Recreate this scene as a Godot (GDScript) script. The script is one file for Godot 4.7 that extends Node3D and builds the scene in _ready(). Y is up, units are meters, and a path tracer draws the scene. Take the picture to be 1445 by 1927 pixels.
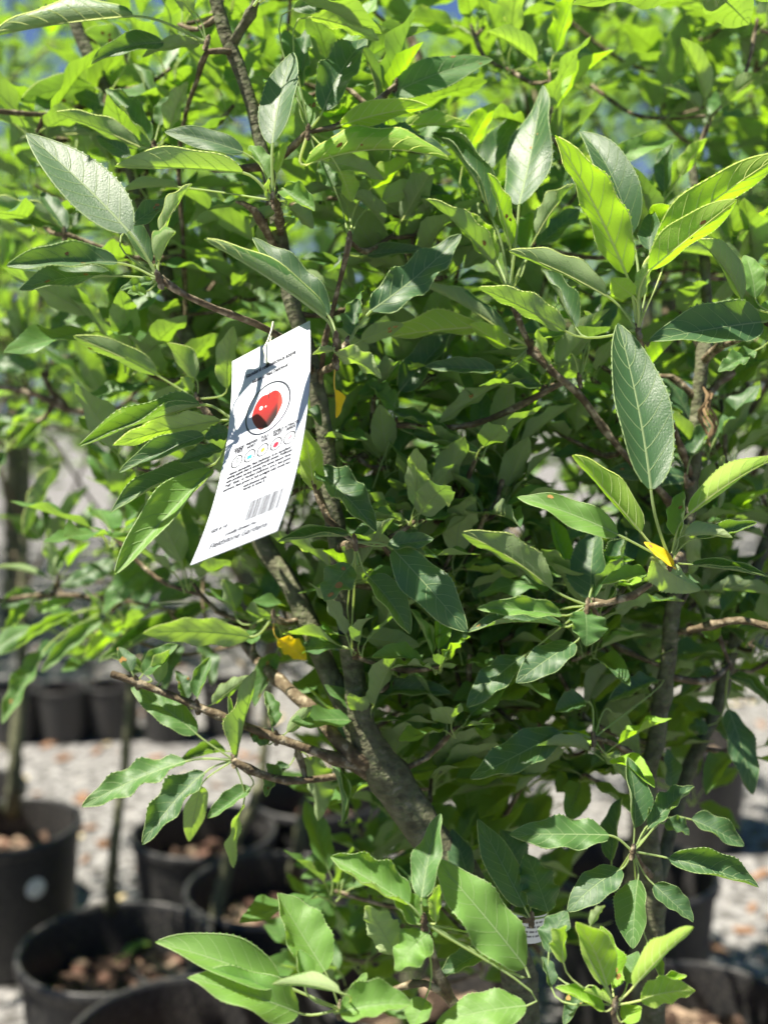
extends Node3D
# A potted apple tree with a hanging tag in a nursery row. Photo pixels are only used to estimate where things stand:
# at(px, py, depth) gives the world point seen there at that distance.

const F := 2020.0
const CAM_H := 1.45
const PITCH := -5.0

var rng := RandomNumberGenerator.new()
var cam_basis: Basis
var M := {}
var names := {}
var branches := {}      # tree -> Array of [points, radii]
var counts := {}        # tree -> number of leaf nodes
var bulk := {}          # tree -> Array of Transform3D for leaves past the limit
var variants := []      # shared leaf meshes of unit length

# ------------------------------------------------------------------ helpers
func at(px: float, py: float, d: float) -> Vector3:
	return Vector3(0, CAM_H, 0) + cam_basis * Vector3((px - 722.5) / F * d, (963.5 - py) / F * d, -d)

func on_level(px: float, py: float, h: float) -> Vector3:
	var r := cam_basis * Vector3((px - 722.5) / F, (963.5 - py) / F, -1.0)
	return Vector3(0, CAM_H, 0) + r * ((h - CAM_H) / r.y)

func lin(r: float, g: float, b: float) -> Color:
	return Color(r, g, b).linear_to_srgb()

func numbered(called: String) -> String:
	var n: int = names.get(called, 0)
	names[called] = n + 1
	return called if n == 0 else "%s_%03d" % [called, n]

func thing(called: String, where: Vector3, label: String, category: String, group := "") -> Node3D:
	var o := Node3D.new()
	o.name = numbered(called)
	add_child(o, true)
	o.position = where
	o.set_meta("label", label)
	o.set_meta("category", category)
	if group != "":
		o.set_meta("group", group)
	return o

func part(parent: Node3D, called: String, mesh: Mesh, mats: Array, xf := Transform3D.IDENTITY) -> MeshInstance3D:
	var o := MeshInstance3D.new()
	o.name = called
	o.mesh = mesh
	o.transform = xf
	for i in mats.size():
		o.set_surface_override_material(i, mats[i])
	parent.add_child(o, true)
	return o

func structure(called: String, mesh: Mesh, m: Material, label: String, category: String) -> MeshInstance3D:
	var o := part(self, called, mesh, [m])
	o.set_meta("kind", "structure")
	o.set_meta("label", label)
	o.set_meta("category", category)
	return o

func noise_tex(kind: int, freq: float, size: int, seed_: int, ramp: Gradient = null, octaves := 4) -> NoiseTexture2D:
	var n := FastNoiseLite.new()
	n.noise_type = kind
	n.frequency = freq
	n.seed = seed_
	n.fractal_octaves = octaves
	if kind == FastNoiseLite.TYPE_CELLULAR:
		n.cellular_return_type = FastNoiseLite.RETURN_DISTANCE2_SUB
		n.fractal_type = FastNoiseLite.FRACTAL_NONE
	var t := NoiseTexture2D.new()
	t.width = size
	t.height = size
	t.seamless = true
	t.noise = n
	if ramp:
		t.color_ramp = ramp
	return t

func ramp(stops: Array) -> Gradient:
	var g := Gradient.new()
	var o := PackedFloat32Array()
	var c := PackedColorArray()
	for s in stops:
		o.append(s[0])
		c.append(s[1])
	g.offsets = o
	g.colors = c
	return g

# ------------------------------------------------------------------ materials
func leaf_relief() -> ImageTexture:
	# relief of a leaf: furrows along the side veins, a net of small veins between them, fine grain
	var w := 512
	var h := 256
	var img := Image.create(w, h, false, Image.FORMAT_L8)
	var cell := FastNoiseLite.new()
	cell.noise_type = FastNoiseLite.TYPE_CELLULAR
	cell.cellular_return_type = FastNoiseLite.RETURN_DISTANCE2_SUB
	cell.frequency = 0.10
	cell.fractal_type = FastNoiseLite.FRACTAL_NONE
	var grain := FastNoiseLite.new()
	grain.frequency = 0.22
	for y in h:
		var s := absf(y / (h - 1.0) * 2.0 - 1.0)
		for x in w:
			var t := x / (w - 1.0)
			var k := (t - 0.20 * pow(s, 1.25)) * 8.6
			var f := absf(k - roundf(k)) * 2.0
			var v := 0.30 * sqrt(f) + 0.26 * clampf(cell.get_noise_2d(x * 1.0, y * 0.8) + 1.0, 0.0, 1.0) + 0.10 * grain.get_noise_2d(x, y) + 0.22
			v -= 0.35 * exp(-s * s * 300.0)
			img.set_pixel(x, y, Color(v, v, v))
	return ImageTexture.create_from_image(img)

func leaf_mat(called: String, albedo: Color, light: Color, rough: float, spec: float, relief: Texture2D, depth: float) -> StandardMaterial3D:
	var m := StandardMaterial3D.new()
	m.resource_name = called
	m.albedo_color = albedo
	m.roughness = rough
	m.metallic_specular = spec
	m.backlight_enabled = true
	m.backlight = light
	m.cull_mode = BaseMaterial3D.CULL_DISABLED
	if relief:
		m.heightmap_enabled = true
		m.heightmap_texture = relief
		m.heightmap_scale = depth
	return m

func plain(called: String, c: Color, rough: float, spec := 0.5) -> StandardMaterial3D:
	var m := StandardMaterial3D.new()
	m.resource_name = called
	m.albedo_color = c
	m.roughness = rough
	m.metallic_specular = spec
	return m

func make_materials() -> void:
	var rel := leaf_relief()
	# upper faces: dark and waxy; lower faces: pale, downy
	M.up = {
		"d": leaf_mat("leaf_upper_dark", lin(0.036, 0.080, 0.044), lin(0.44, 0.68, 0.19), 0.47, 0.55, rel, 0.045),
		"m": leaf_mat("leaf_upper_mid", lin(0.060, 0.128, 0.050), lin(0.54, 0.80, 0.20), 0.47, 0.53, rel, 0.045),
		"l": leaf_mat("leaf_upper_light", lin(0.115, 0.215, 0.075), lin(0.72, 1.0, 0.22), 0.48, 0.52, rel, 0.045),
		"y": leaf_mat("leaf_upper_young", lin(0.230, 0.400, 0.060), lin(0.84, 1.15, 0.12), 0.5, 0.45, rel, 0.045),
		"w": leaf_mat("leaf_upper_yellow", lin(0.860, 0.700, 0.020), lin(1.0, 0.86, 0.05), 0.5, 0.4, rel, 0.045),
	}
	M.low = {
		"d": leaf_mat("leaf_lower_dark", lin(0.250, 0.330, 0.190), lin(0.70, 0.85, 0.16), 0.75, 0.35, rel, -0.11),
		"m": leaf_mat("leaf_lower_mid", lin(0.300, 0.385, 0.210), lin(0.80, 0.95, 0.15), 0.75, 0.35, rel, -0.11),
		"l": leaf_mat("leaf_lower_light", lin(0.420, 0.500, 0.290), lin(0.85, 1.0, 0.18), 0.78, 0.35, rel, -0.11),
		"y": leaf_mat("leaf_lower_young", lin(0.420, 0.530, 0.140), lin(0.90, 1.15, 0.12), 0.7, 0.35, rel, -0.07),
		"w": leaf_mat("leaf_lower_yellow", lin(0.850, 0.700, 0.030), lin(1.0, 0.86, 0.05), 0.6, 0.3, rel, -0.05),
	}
	for k in M.up:
		M.up[k].rim_enabled = true
		M.up[k].rim = 0.06
		M.up[k].rim_tint = 0.2
		M.low[k].rim_enabled = true
		M.low[k].rim = 0.25
		M.low[k].rim_tint = 0.2
	M.vein = {
		"d": leaf_mat("vein_green", lin(0.280, 0.370, 0.190), lin(0.8, 0.9, 0.35), 0.5, 0.4, null, 0),
		"y": leaf_mat("vein_pale", lin(0.550, 0.620, 0.300), lin(0.85, 0.95, 0.3), 0.5, 0.4, null, 0),
		"w": leaf_mat("vein_yellow", lin(0.700, 0.560, 0.150), lin(1.0, 0.8, 0.1), 0.5, 0.4, null, 0),
	}
	for k in ["m", "l"]:
		M.vein[k] = M.vein.d
	var bark := StandardMaterial3D.new()
	bark.resource_name = "bark"
	bark.albedo_texture = noise_tex(FastNoiseLite.TYPE_SIMPLEX_SMOOTH, 0.012, 512, 3, ramp([[0.0, lin(0.040, 0.038, 0.024)], [0.36, lin(0.090, 0.090, 0.055)], [0.52, lin(0.135, 0.138, 0.088)], [0.62, lin(0.105, 0.125, 0.060)], [0.75, lin(0.175, 0.172, 0.120)], [1.0, lin(0.300, 0.285, 0.215)]]), 6)
	bark.uv1_triplanar = true
	bark.uv1_scale = Vector3(10, 13, 10)
	bark.roughness = 0.85
	bark.metallic_specular = 0.3
	bark.heightmap_enabled = true
	bark.heightmap_texture = noise_tex(FastNoiseLite.TYPE_SIMPLEX, 0.02, 512, 9, null, 6)
	bark.heightmap_scale = 0.18
	M.bark = bark
	var twig := bark.duplicate()
	twig.resource_name = "twig_bark"
	twig.albedo_texture = noise_tex(FastNoiseLite.TYPE_SIMPLEX_SMOOTH, 0.02, 256, 5, ramp([[0.0, lin(0.055, 0.040, 0.024)], [0.5, lin(0.115, 0.088, 0.054)], [0.66, lin(0.170, 0.140, 0.090)], [0.76, lin(0.400, 0.350, 0.250)], [1.0, lin(0.230, 0.185, 0.125)]]), 5)
	twig.uv1_scale = Vector3(16, 16, 16)
	twig.heightmap_scale = 0.12
	M.twig = twig
	M.spot = plain("leaf_blemish", lin(0.28, 0.17, 0.06), 0.8, 0.2)
	M.dry = plain("dry_bark_strip", lin(0.20, 0.14, 0.08), 0.9, 0.2)

# ------------------------------------------------------------------ leaves
# A blade lies along +X from its stalk at the origin to its tip at L, upper face +Y, side to side along Z.
func blade(p: Dictionary, t: float, s: float, off: float) -> Vector3:
	var h: float = p.W * 0.5 * pow(t, 0.52) * pow(maxf(1.0 - t, 0.0), 0.60 + 0.22 * t) / 0.545
	h *= 1.0 + p.uneven * s
	var a := absf(s)
	var side := 1.0 if s >= 0.0 else -1.0
	var ph: float = p.ph1 if s >= 0.0 else p.ph2
	var fo: float = p.fold * (0.75 + 0.5 * sin(t * PI)) + p.rollin * a
	var y: float = h * a * sin(fo) + p.wave * h * a * a * sin(t * p.wk * TAU + ph)
	var z := side * h * a * cos(fo)
	var tw: float = p.twist * (t - 0.5)
	var yr := y * cos(tw) - z * sin(tw)
	var zr := y * sin(tw) + z * cos(tw)
	return Vector3(t * p.L, yr + off + p.arch * p.L * 4.0 * t * (1.0 - t) + p.hook * p.L * (t * t * t - t), zr + p.bend * p.L * 4.0 * t * (1.0 - t))

func blade_sheet(p: Dictionary, nt: int, ns: int, upper: bool, teeth: float) -> Array:
	var th: float = p.thick * (1.0 if upper else -1.0)
	var v := PackedVector3Array()
	var uv := PackedVector2Array()
	var idx := PackedInt32Array()
	for i in nt + 1:
		var t := 0.004 + 0.994 * i / float(nt)
		for j in ns + 1:
			var s := j * 2.0 / ns - 1.0
			var rim := j == 0 or j == ns
			var q := blade(p, t, s * (1.0 + (teeth * (1.0 if i % 2 == 0 else -1.0) if rim else 0.0)), 0.0 if rim else th)
			v.append(q)
			uv.append(Vector2(t, j / float(ns)))
	var w := ns + 1
	for i in nt:
		for j in ns:
			var a := i * w + j
			if upper:
				idx.append_array([a, a + w, a + w + 1, a, a + w + 1, a + 1])
			else:
				idx.append_array([a, a + w + 1, a + w, a, a + 1, a + w + 1])
	var n := PackedVector3Array()
	n.resize(v.size())
	for k in range(0, idx.size(), 3):
		var f := (v[idx[k + 2]] - v[idx[k]]).cross(v[idx[k + 1]] - v[idx[k]])
		n[idx[k]] += f
		n[idx[k + 1]] += f
		n[idx[k + 2]] += f
	for k in n.size():
		n[k] = n[k].normalized()
	return pack(v, n, uv, idx)

func pack(v: PackedVector3Array, n: PackedVector3Array, uv: PackedVector2Array, idx: PackedInt32Array) -> Array:
	var a := []
	a.resize(Mesh.ARRAY_MAX)
	a[Mesh.ARRAY_VERTEX] = v
	a[Mesh.ARRAY_NORMAL] = n
	a[Mesh.ARRAY_TEX_UV] = uv
	a[Mesh.ARRAY_INDEX] = idx
	return a

# a tube through points, with radii; appended to v, n, uv, idx
func tube(v: PackedVector3Array, n: PackedVector3Array, uv: PackedVector2Array, idx: PackedInt32Array, pts: Array, rad: Array, sides: int, cap := true) -> void:
	var up := Vector3(0.13, 0.31, 0.94)
	var first := v.size()
	var along := 0.0
	for i in pts.size():
		var d: Vector3 = (pts[mini(i + 1, pts.size() - 1)] - pts[maxi(i - 1, 0)]).normalized()
		var x := up.cross(d).normalized()
		var y := d.cross(x)
		if i > 0:
			along += (pts[i] - pts[i - 1]).length()
		for k in sides + 1:
			var a := TAU * k / sides
			var o := x * cos(a) + y * sin(a)
			v.append(pts[i] + o * rad[i])
			n.append(o)
			uv.append(Vector2(k / float(sides), along * 8.0))
	var w := sides + 1
	for i in pts.size() - 1:
		for k in sides:
			var a := first + i * w + k
			idx.append_array([a, a + w + 1, a + 1, a, a + w, a + w + 1])
	if cap:
		for e in [0, pts.size() - 1]:
			var c := v.size()
			var d: Vector3 = (pts[1] - pts[0]) if e == 0 else (pts[e] - pts[e - 1])
			d = d.normalized() * (-1.0 if e == 0 else 1.0)
			v.append(pts[e] + d * rad[e] * 0.3)
			n.append(d)
			uv.append(Vector2.ZERO)
			for k in sides:
				var a: int = first + e * w + k
				if e == 0:
					idx.append_array([c, a, a + 1])
				else:
					idx.append_array([c, a + 1, a])

func ribbon(v: PackedVector3Array, n: PackedVector3Array, uv: PackedVector2Array, idx: PackedInt32Array, pts: Array, widths: Array, up: Vector3) -> void:
	var first := v.size()
	for i in pts.size():
		var d: Vector3 = (pts[mini(i + 1, pts.size() - 1)] - pts[maxi(i - 1, 0)]).normalized()
		var x := d.cross(up).normalized()
		var nn := x.cross(d).normalized()
		for k in [-1.0, 0.0, 1.0]:
			v.append(pts[i] + x * (k * widths[i] * 0.5) + nn * (widths[i] * 0.22 if k == 0.0 else 0.0))
			n.append((nn + x * k * 0.6).normalized())
			uv.append(Vector2.ZERO)
	for i in pts.size() - 1:
		for k in 2:
			var a := first + i * 3 + k
			idx.append_array([a, a + 3, a + 4, a, a + 4, a + 1])

func leaf_params(L: float, W: float, r: RandomNumberGenerator) -> Dictionary:
	return {"L": L, "W": W, "fold": deg_to_rad(r.randf_range(8, 32)), "rollin": r.randf_range(-0.35, 0.75), "wave": r.randf_range(0.10, 0.34), "wk": r.randf_range(1.3, 3.6),
		"ph1": r.randf() * TAU, "ph2": r.randf() * TAU, "twist": r.randf_range(-0.8, 0.8), "arch": r.randf_range(-0.01, 0.11), "hook": r.randf_range(-0.02, 0.05), "bend": r.randf_range(-0.025, 0.025), "uneven": r.randf_range(-0.06, 0.06), "thick": 0.0002}

func leaf_mesh(p: Dictionary, nt: int, ns: int, teeth: float, pairs: int, stalk: Array, stalk_r: float) -> ArrayMesh:
	var m := ArrayMesh.new()
	m.add_surface_from_arrays(Mesh.PRIMITIVE_TRIANGLES, blade_sheet(p, nt, ns, true, teeth))
	m.add_surface_from_arrays(Mesh.PRIMITIVE_TRIANGLES, blade_sheet(p, nt, ns, false, teeth))
	var v := PackedVector3Array()
	var n := PackedVector3Array()
	var uv := PackedVector2Array()
	var idx := PackedInt32Array()
	var k: float = p.L / 0.09
	for face in [1.0, -1.0]:
		var rib := []
		var wid := []
		for i in 13:
			var t := 0.004 + i / 12.0 * 0.97
			rib.append(blade(p, t, 0.0, face * (p.thick + 0.0001 * k)))
			wid.append(lerpf(0.0015, 0.0003, i / 12.0) * k * (1.0 if face > 0 else 1.35))
		ribbon(v, n, uv, idx, rib, wid, Vector3(0, face, 0))
		for q in pairs:
			for side in [-1.0, 1.0]:
				var t0: float = (q + 0.7) / (pairs + 1.1) + 0.01 * side
				var line := []
				var lw := []
				for i in 5:
					var s := i / 4.0 * 0.9
					line.append(blade(p, minf(t0 + 0.20 * pow(s, 1.25), 0.97), s * side, face * (p.thick + 0.00012 * k)))
					lw.append(lerpf(0.00050, 0.00018, i / 4.0) * k * (1.0 if face > 0 else 1.5))
				ribbon(v, n, uv, idx, line, lw, Vector3(0, face, 0))
	if pairs > 6:
		# the pale downy margin
		for side in [-1.0, 1.0]:
			for face in [1.0, -1.0]:
				var edge := []
				var ew := []
				for i in 17:
					edge.append(blade(p, 0.03 + i / 16.0 * 0.95, side * 0.985, face * (p.thick * 0.5 + 0.00012)))
					ew.append(0.0006 * k)
				ribbon(v, n, uv, idx, edge, ew, Vector3(0, face, 0))
	if stalk.size() > 1:
		var rr := []
		for i in stalk.size():
			rr.append(stalk_r * (1.0 + 0.45 * pow(i / float(stalk.size() - 1), 3.0)))
		tube(v, n, uv, idx, stalk, rr, 6)
	m.add_surface_from_arrays(Mesh.PRIMITIVE_TRIANGLES, pack(v, n, uv, idx))
	if p.get("spots", 0) > 0:
		var r := RandomNumberGenerator.new()
		r.seed = int(p.ph1 * 1e5)
		v = PackedVector3Array()
		n = PackedVector3Array()
		uv = PackedVector2Array()
		idx = PackedInt32Array()
		for q in p.spots:
			var t0 := r.randf_range(0.15, 0.92)
			var s0 := r.randf_range(-0.9, 0.9)
			var size: float = r.randf_range(0.0008, 0.0026) / p.L
			for face in [1.0, -1.0]:
				var c := v.size()
				v.append(blade(p, t0, s0, face * (p.thick + 0.00015)))
				for e in 9:
					var a := TAU * e / 9.0
					var rr := size * (0.7 + 0.5 * absf(sin(e * 2.3 + q)))
					v.append(blade(p, clampf(t0 + cos(a) * rr, 0.01, 0.99), clampf(s0 + sin(a) * rr * 3.6, -0.97, 0.97), face * (p.thick + 0.00015)))
				for e in 10:
					n.append(Vector3(0, face, 0))
					uv.append(Vector2.ZERO)
				for e in 9:
					if face < 0:
						idx.append_array([c, c + 1 + (e + 1) % 9, c + 1 + e])
					else:
						idx.append_array([c, c + 1 + e, c + 1 + (e + 1) % 9])
		m.add_surface_from_arrays(Mesh.PRIMITIVE_TRIANGLES, pack(v, n, uv, idx))
	return m

func make_variants() -> void:
	for i in 10:
		var p := leaf_params(1.0, rng.randf_range(0.46, 0.60), rng)
		p.thick = 0.0024
		p.arch = rng.randf_range(0.02, 0.12)
		var st := []
		var drop := rng.randf_range(-0.16, -0.04)
		for k in 5:
			var u := k / 4.0
			st.append(Vector3(-0.30 * u, drop * u * u, 0.03 * sin(u * 3.0)))
		variants.append(leaf_mesh(p, 16, 6, 0.025, 6, st, 0.009))

func frame(axis: Vector3, up: Vector3) -> Basis:
	var x := axis.normalized()
	var z := x.cross(up).normalized()
	var y := z.cross(x).normalized()
	return Basis(x, y, z)

# one traced leaf: base and tip as seen, apparent width, side towards us (+1 upper, -1 lower), joined by its stalk to joint
func hero(tree: Node3D, joint: Vector3, d: float, a: Array) -> void:
	var opt: Dictionary = a[7] if a.size() > 7 else {}
	var base := at(a[0], a[1], d + opt.get("d", 0.0))
	var flat: float = (at(a[2], a[3], d) - at(a[0], a[1], d)).length()
	# the upper face of a leaf looks at the sky: tips lean away from us or towards us accordingly
	var rise: float = (a[1] - a[3]) / maxf(1.0, Vector2(a[2] - a[0], a[3] - a[1]).length())
	var dz: float = a[5] * rise * flat * rng.randf_range(0.35, 0.65) + rng.randf_range(-0.12, 0.08) * flat + opt.get("dz", 0.0) * 0.5
	var tip := at(a[2], a[3], d + opt.get("d", 0.0) + dz)
	var axis := tip - base
	var L := axis.length()
	var x := axis / L
	var seen: float = a[4] * d / F
	var r2 := RandomNumberGenerator.new()
	r2.seed = int(a[0] * 7919 + a[1] * 31 + a[3])
	var p := leaf_params(L, 1.0, r2)
	if opt.has("fold"):
		p.fold = deg_to_rad(opt.fold)
	if opt.has("arch"):
		p.arch = opt.arch
	if opt.has("wave"):
		p.wave = opt.wave
	if opt.has("bend"):
		p.bend = opt.bend
	if opt.has("hook"):
		p.hook = opt.hook
	if opt.has("rollin"):
		p.rollin = opt.rollin
	var real := maxf(seen * 1.18 / cos(p.fold * 0.9), L * 0.40)
	p.W = real
	var c := (Vector3(0, CAM_H, 0) - (base + tip) * 0.5).normalized()
	c = (c - x * c.dot(x)).normalized()
	var u := x.cross(c).normalized()
	if u.y < 0:
		u = -u
	if opt.has("lean"):
		u *= opt.lean
	var cosf := clampf(seen * 1.1 / real, 0.25, 0.90)
	var nrm: Vector3 = c * a[5] * cosf + u * sqrt(maxf(0.0, 1.0 - cosf * cosf))
	var b := frame(x, nrm)
	var xf := Transform3D(b, base)
	var j := xf.affine_inverse() * joint
	var st := []
	var reach := minf(j.length() * 0.4, 0.03)
	for k in 8:
		var q := k / 7.0
		st.append(Vector3.ZERO.bezier_interpolate(Vector3(-reach, -reach * 0.2, 0), j * 0.75, j, q))
	if r2.randf() < 0.22:
		p.spots = r2.randi_range(1, 3)
	var mesh := leaf_mesh(p, 40, 8, 0.060, 7, st, clampf(L * 0.011, 0.0006, 0.00105))
	xf.origin -= tree.position
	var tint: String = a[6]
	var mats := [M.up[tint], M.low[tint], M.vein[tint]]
	if p.has("spots"):
		mats.append(M.spot)
	part(tree, "leaf", mesh, mats, xf)
	counts[tree] = counts.get(tree, 0) + 1

# a smaller leaf from the shared shapes
func spur_leaf(tree: Node3D, joint: Vector3, dir: Vector3, up: Vector3, L: float, tint: String, most: int) -> void:
	var b := frame(dir, up)
	var base := joint + b.x * L * 0.29
	var xf := Transform3D(b * Basis.from_scale(Vector3(L, L, L * rng.randf_range(0.85, 1.15))), base - tree.position)
	if counts.get(tree, 0) < most:
		counts[tree] = counts.get(tree, 0) + 1
		part(tree, "leaf", variants[rng.randi() % variants.size()], [M.up[tint], M.low[tint], M.vein[tint]], xf)
	else:
		if not bulk.has(tree):
			bulk[tree] = []
		bulk[tree].append(xf)

func spur(tree: Node3D, joint: Vector3, n: int, L: float, most: int, out := Vector3.ZERO) -> void:
	var turn := rng.randf() * TAU
	for i in n:
		var az := turn + i * 2.4 + rng.randf_range(-0.4, 0.4)
		var el := rng.randf_range(-0.25, 1.05)
		var dir := (Vector3(cos(az) * cos(el), sin(el), sin(az) * cos(el)) + out * 0.6).normalized()
		var up := (Vector3(0, 1, 0) - Vector3(cos(az), 0, sin(az)) * sin(el) * 0.9 + Vector3(rng.randf_range(-0.6, 0.6), rng.randf_range(-0.2, 0.2), rng.randf_range(-0.6, 0.6))).normalized()
		var pick := rng.randf()
		spur_leaf(tree, joint, dir, up, L * rng.randf_range(0.62, 1.15), "d" if pick < 0.36 else "m" if pick < 0.74 else "l" if pick < 0.93 else "y", most)

func bulk_leaves(tree: Node3D) -> void:
	if not bulk.has(tree):
		return
	var mm := MultiMesh.new()
	mm.transform_format = MultiMesh.TRANSFORM_3D
	var mesh: ArrayMesh = variants[3].duplicate()
	mesh.surface_set_material(0, M.up.m)
	mesh.surface_set_material(1, M.low.m)
	mesh.surface_set_material(2, M.vein.m)
	mm.mesh = mesh
	mm.instance_count = bulk[tree].size()
	for i in bulk[tree].size():
		mm.set_instance_transform(i, bulk[tree][i])
	var o := MultiMeshInstance3D.new()
	o.name = "foliage"
	o.multimesh = mm
	o.set_meta("kind", "stuff")
	tree.add_child(o, true)

# ------------------------------------------------------------------ wood
func smooth_line(pts: Array, rad: Array, step: float) -> Array:
	var c := Curve3D.new()
	for i in pts.size():
		var a: Vector3 = pts[maxi(i - 1, 0)]
		var b: Vector3 = pts[mini(i + 1, pts.size() - 1)]
		var t := (b - a) / 6.0
		c.add_point(pts[i], -t, t)
	var op := []
	var orad := []
	for i in pts.size() - 1:
		var seg: int = maxi(2, int((pts[i + 1] - pts[i]).length() / step))
		for k in seg:
			var q := k / float(seg)
			op.append(c.sample(i, q))
			orad.append(lerpf(rad[i], rad[i + 1], q))
	op.append(pts[-1])
	orad.append(rad[-1])
	return [op, orad]

func wood(tree: Node3D, called: String, pts: Array, rad: Array, mat: Material, knobs := 0.07, sides := 10) -> void:
	var l := smooth_line(pts, rad, 0.012)
	var p: Array = l[0]
	var r: Array = l[1]
	if not branches.has(tree):
		branches[tree] = []
	branches[tree].append([p.duplicate(), r.duplicate()])
	var wob := FastNoiseLite.new()
	wob.seed = rng.randi() % 1000
	wob.frequency = 14.0
	for i in p.size():
		var far: float = r[i]
		var off := Vector3(wob.get_noise_1d(i * 0.012), wob.get_noise_1d(i * 0.012 + 40.0), wob.get_noise_1d(i * 0.012 + 80.0))
		r[i] = far * (1.0 + knobs * 2.0 * wob.get_noise_1d(i * 0.04 + 7.0) + (knobs * 3.0 if i % 7 == 3 else 0.0))
		p[i] = p[i] + off * far * 0.35 - tree.position
	var v := PackedVector3Array()
	var n := PackedVector3Array()
	var uv := PackedVector2Array()
	var idx := PackedInt32Array()
	tube(v, n, uv, idx, p, r, sides)
	var m := ArrayMesh.new()
	m.add_surface_from_arrays(Mesh.PRIMITIVE_TRIANGLES, pack(v, n, uv, idx))
	part(tree, called, m, [mat])

# traced wood: each [px, py, depth, diameter in px]
func traced(tree: Node3D, called: String, a: Array, mat: Material, knobs := 0.07) -> void:
	var p := []
	var r := []
	for q in a:
		p.append(at(q[0], q[1], q[2]))
		r.append(q[3] * (0.43 if mat == M.bark else 0.40) * q[2] / F)
	wood(tree, called, p, r, mat, knobs)

func nearest_wood(tree: Node3D, q: Vector3) -> Array:
	var best := 1e9
	var hit := q
	var rad := 0.003
	for b in branches.get(tree, []):
		for i in range(0, b[0].size(), 2):
			var p: Vector3 = b[0][i]
			var d := (p - q).length() + maxf(0.0, p.y - q.y) * 0.8
			if d < best:
				best = d
				hit = p
				rad = b[1][i]
	return [hit, best, rad]

func join(tree: Node3D, q: Vector3, r0 := 0.0022) -> void:
	var h := nearest_wood(tree, q)
	if h[1] < 0.006:
		return
	var a: Vector3 = h[0]
	var mid := (a + q) * 0.5 + Vector3(rng.randf_range(-0.1, 0.1), -0.12, rng.randf_range(-0.1, 0.1)) * (a - q).length()
	wood(tree, "twig", [a, mid, q], [minf(h[2] * 0.8, r0 * 1.7), r0 * 1.15, r0], M.twig, 0.1, 7)

func cluster(tree: Node3D, px: float, py: float, d: float, leaves: Array, connect := true) -> void:
	var j := at(px, py, d)
	if connect:
		join(tree, j)
	# the scaly bud where the stalks meet
	var v := PackedVector3Array()
	var n := PackedVector3Array()
	var uv := PackedVector2Array()
	var idx := PackedInt32Array()
	var o := j - tree.position
	var lean := Vector3(rng.randf_range(-0.3, 0.3), 1.0, rng.randf_range(-0.3, 0.3)) * 0.004
	tube(v, n, uv, idx, [o - lean * 1.6, o - lean, o - lean * 0.4, o, o + lean * 0.5, o + lean, o + lean * 1.6], [0.0016, 0.0025, 0.0019, 0.0027, 0.0019, 0.0021, 0.0006], 8)
	var bm := ArrayMesh.new()
	bm.add_surface_from_arrays(Mesh.PRIMITIVE_TRIANGLES, pack(v, n, uv, idx))
	part(tree, "bud", bm, [M.twig])
	for a in leaves:
		hero(tree, j, d, a)

# ------------------------------------------------------------------ set-up
func _ready() -> void:
	rng.seed = 20240607
	# camera
	var cam := Camera3D.new()
	cam.name = "camera"
	cam.fov = 51.0
	cam.near = 0.05
	cam.far = 200.0
	cam_basis = Basis(Vector3(1, 0, 0), deg_to_rad(PITCH))
	cam.transform = Transform3D(cam_basis, Vector3(0, CAM_H, 0))
	var lens := CameraAttributesPhysical.new()
	lens.frustum_focal_length = 25.0
	lens.exposure_aperture = 2.5
	lens.frustum_focus_distance = 0.755
	cam.attributes = lens
	cam.fov = 51.0
	add_child(cam)
	cam.current = true
	# sky
	var env := Environment.new()
	env.background_mode = Environment.BG_SKY
	var sky := Sky.new()
	var sm := ProceduralSkyMaterial.new()
	sm.sky_top_color = Color(0.26, 0.47, 0.78)
	sm.sky_horizon_color = Color(0.78, 0.87, 0.95)
	sm.ground_horizon_color = Color(0.55, 0.56, 0.50)
	sm.ground_bottom_color = Color(0.35, 0.33, 0.28)
	sm.sky_curve = 0.16
	sm.sky_energy_multiplier = 0.55
	sky.sky_material = sm
	env.sky = sky
	env.tonemap_mode = Environment.TONE_MAPPER_LINEAR
	env.tonemap_exposure = 2.8
	env.sdfgi_enabled = true
	env.ssao_enabled = true
	env.ssil_enabled = true
	var we := WorldEnvironment.new()
	we.environment = env
	add_child(we)
	# sun: high, a little to the left
	var sun := DirectionalLight3D.new()
	sun.name = "sun"
	sun.light_energy = 1.6
	sun.light_color = Color(1.0, 0.965, 0.90)
	sun.light_angular_distance = 0.53
	sun.shadow_enabled = true
	add_child(sun)
	sun.look_at_from_position(Vector3.ZERO, -Vector3(-0.40, 0.89, 0.13), Vector3(0, 0, 1))

	make_materials()
	make_variants()
	ground()
	pots()
	main_tree()
	right_tree()
	left_tree()
	behind_trees()
	far_trees()
	hang_tag()
	small_things()
	for t in bulk.keys():
		bulk_leaves(t)
	for t in counts:
		print(t.name, " leaves ", counts[t], " bulk ", bulk.get(t, []).size())

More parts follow.
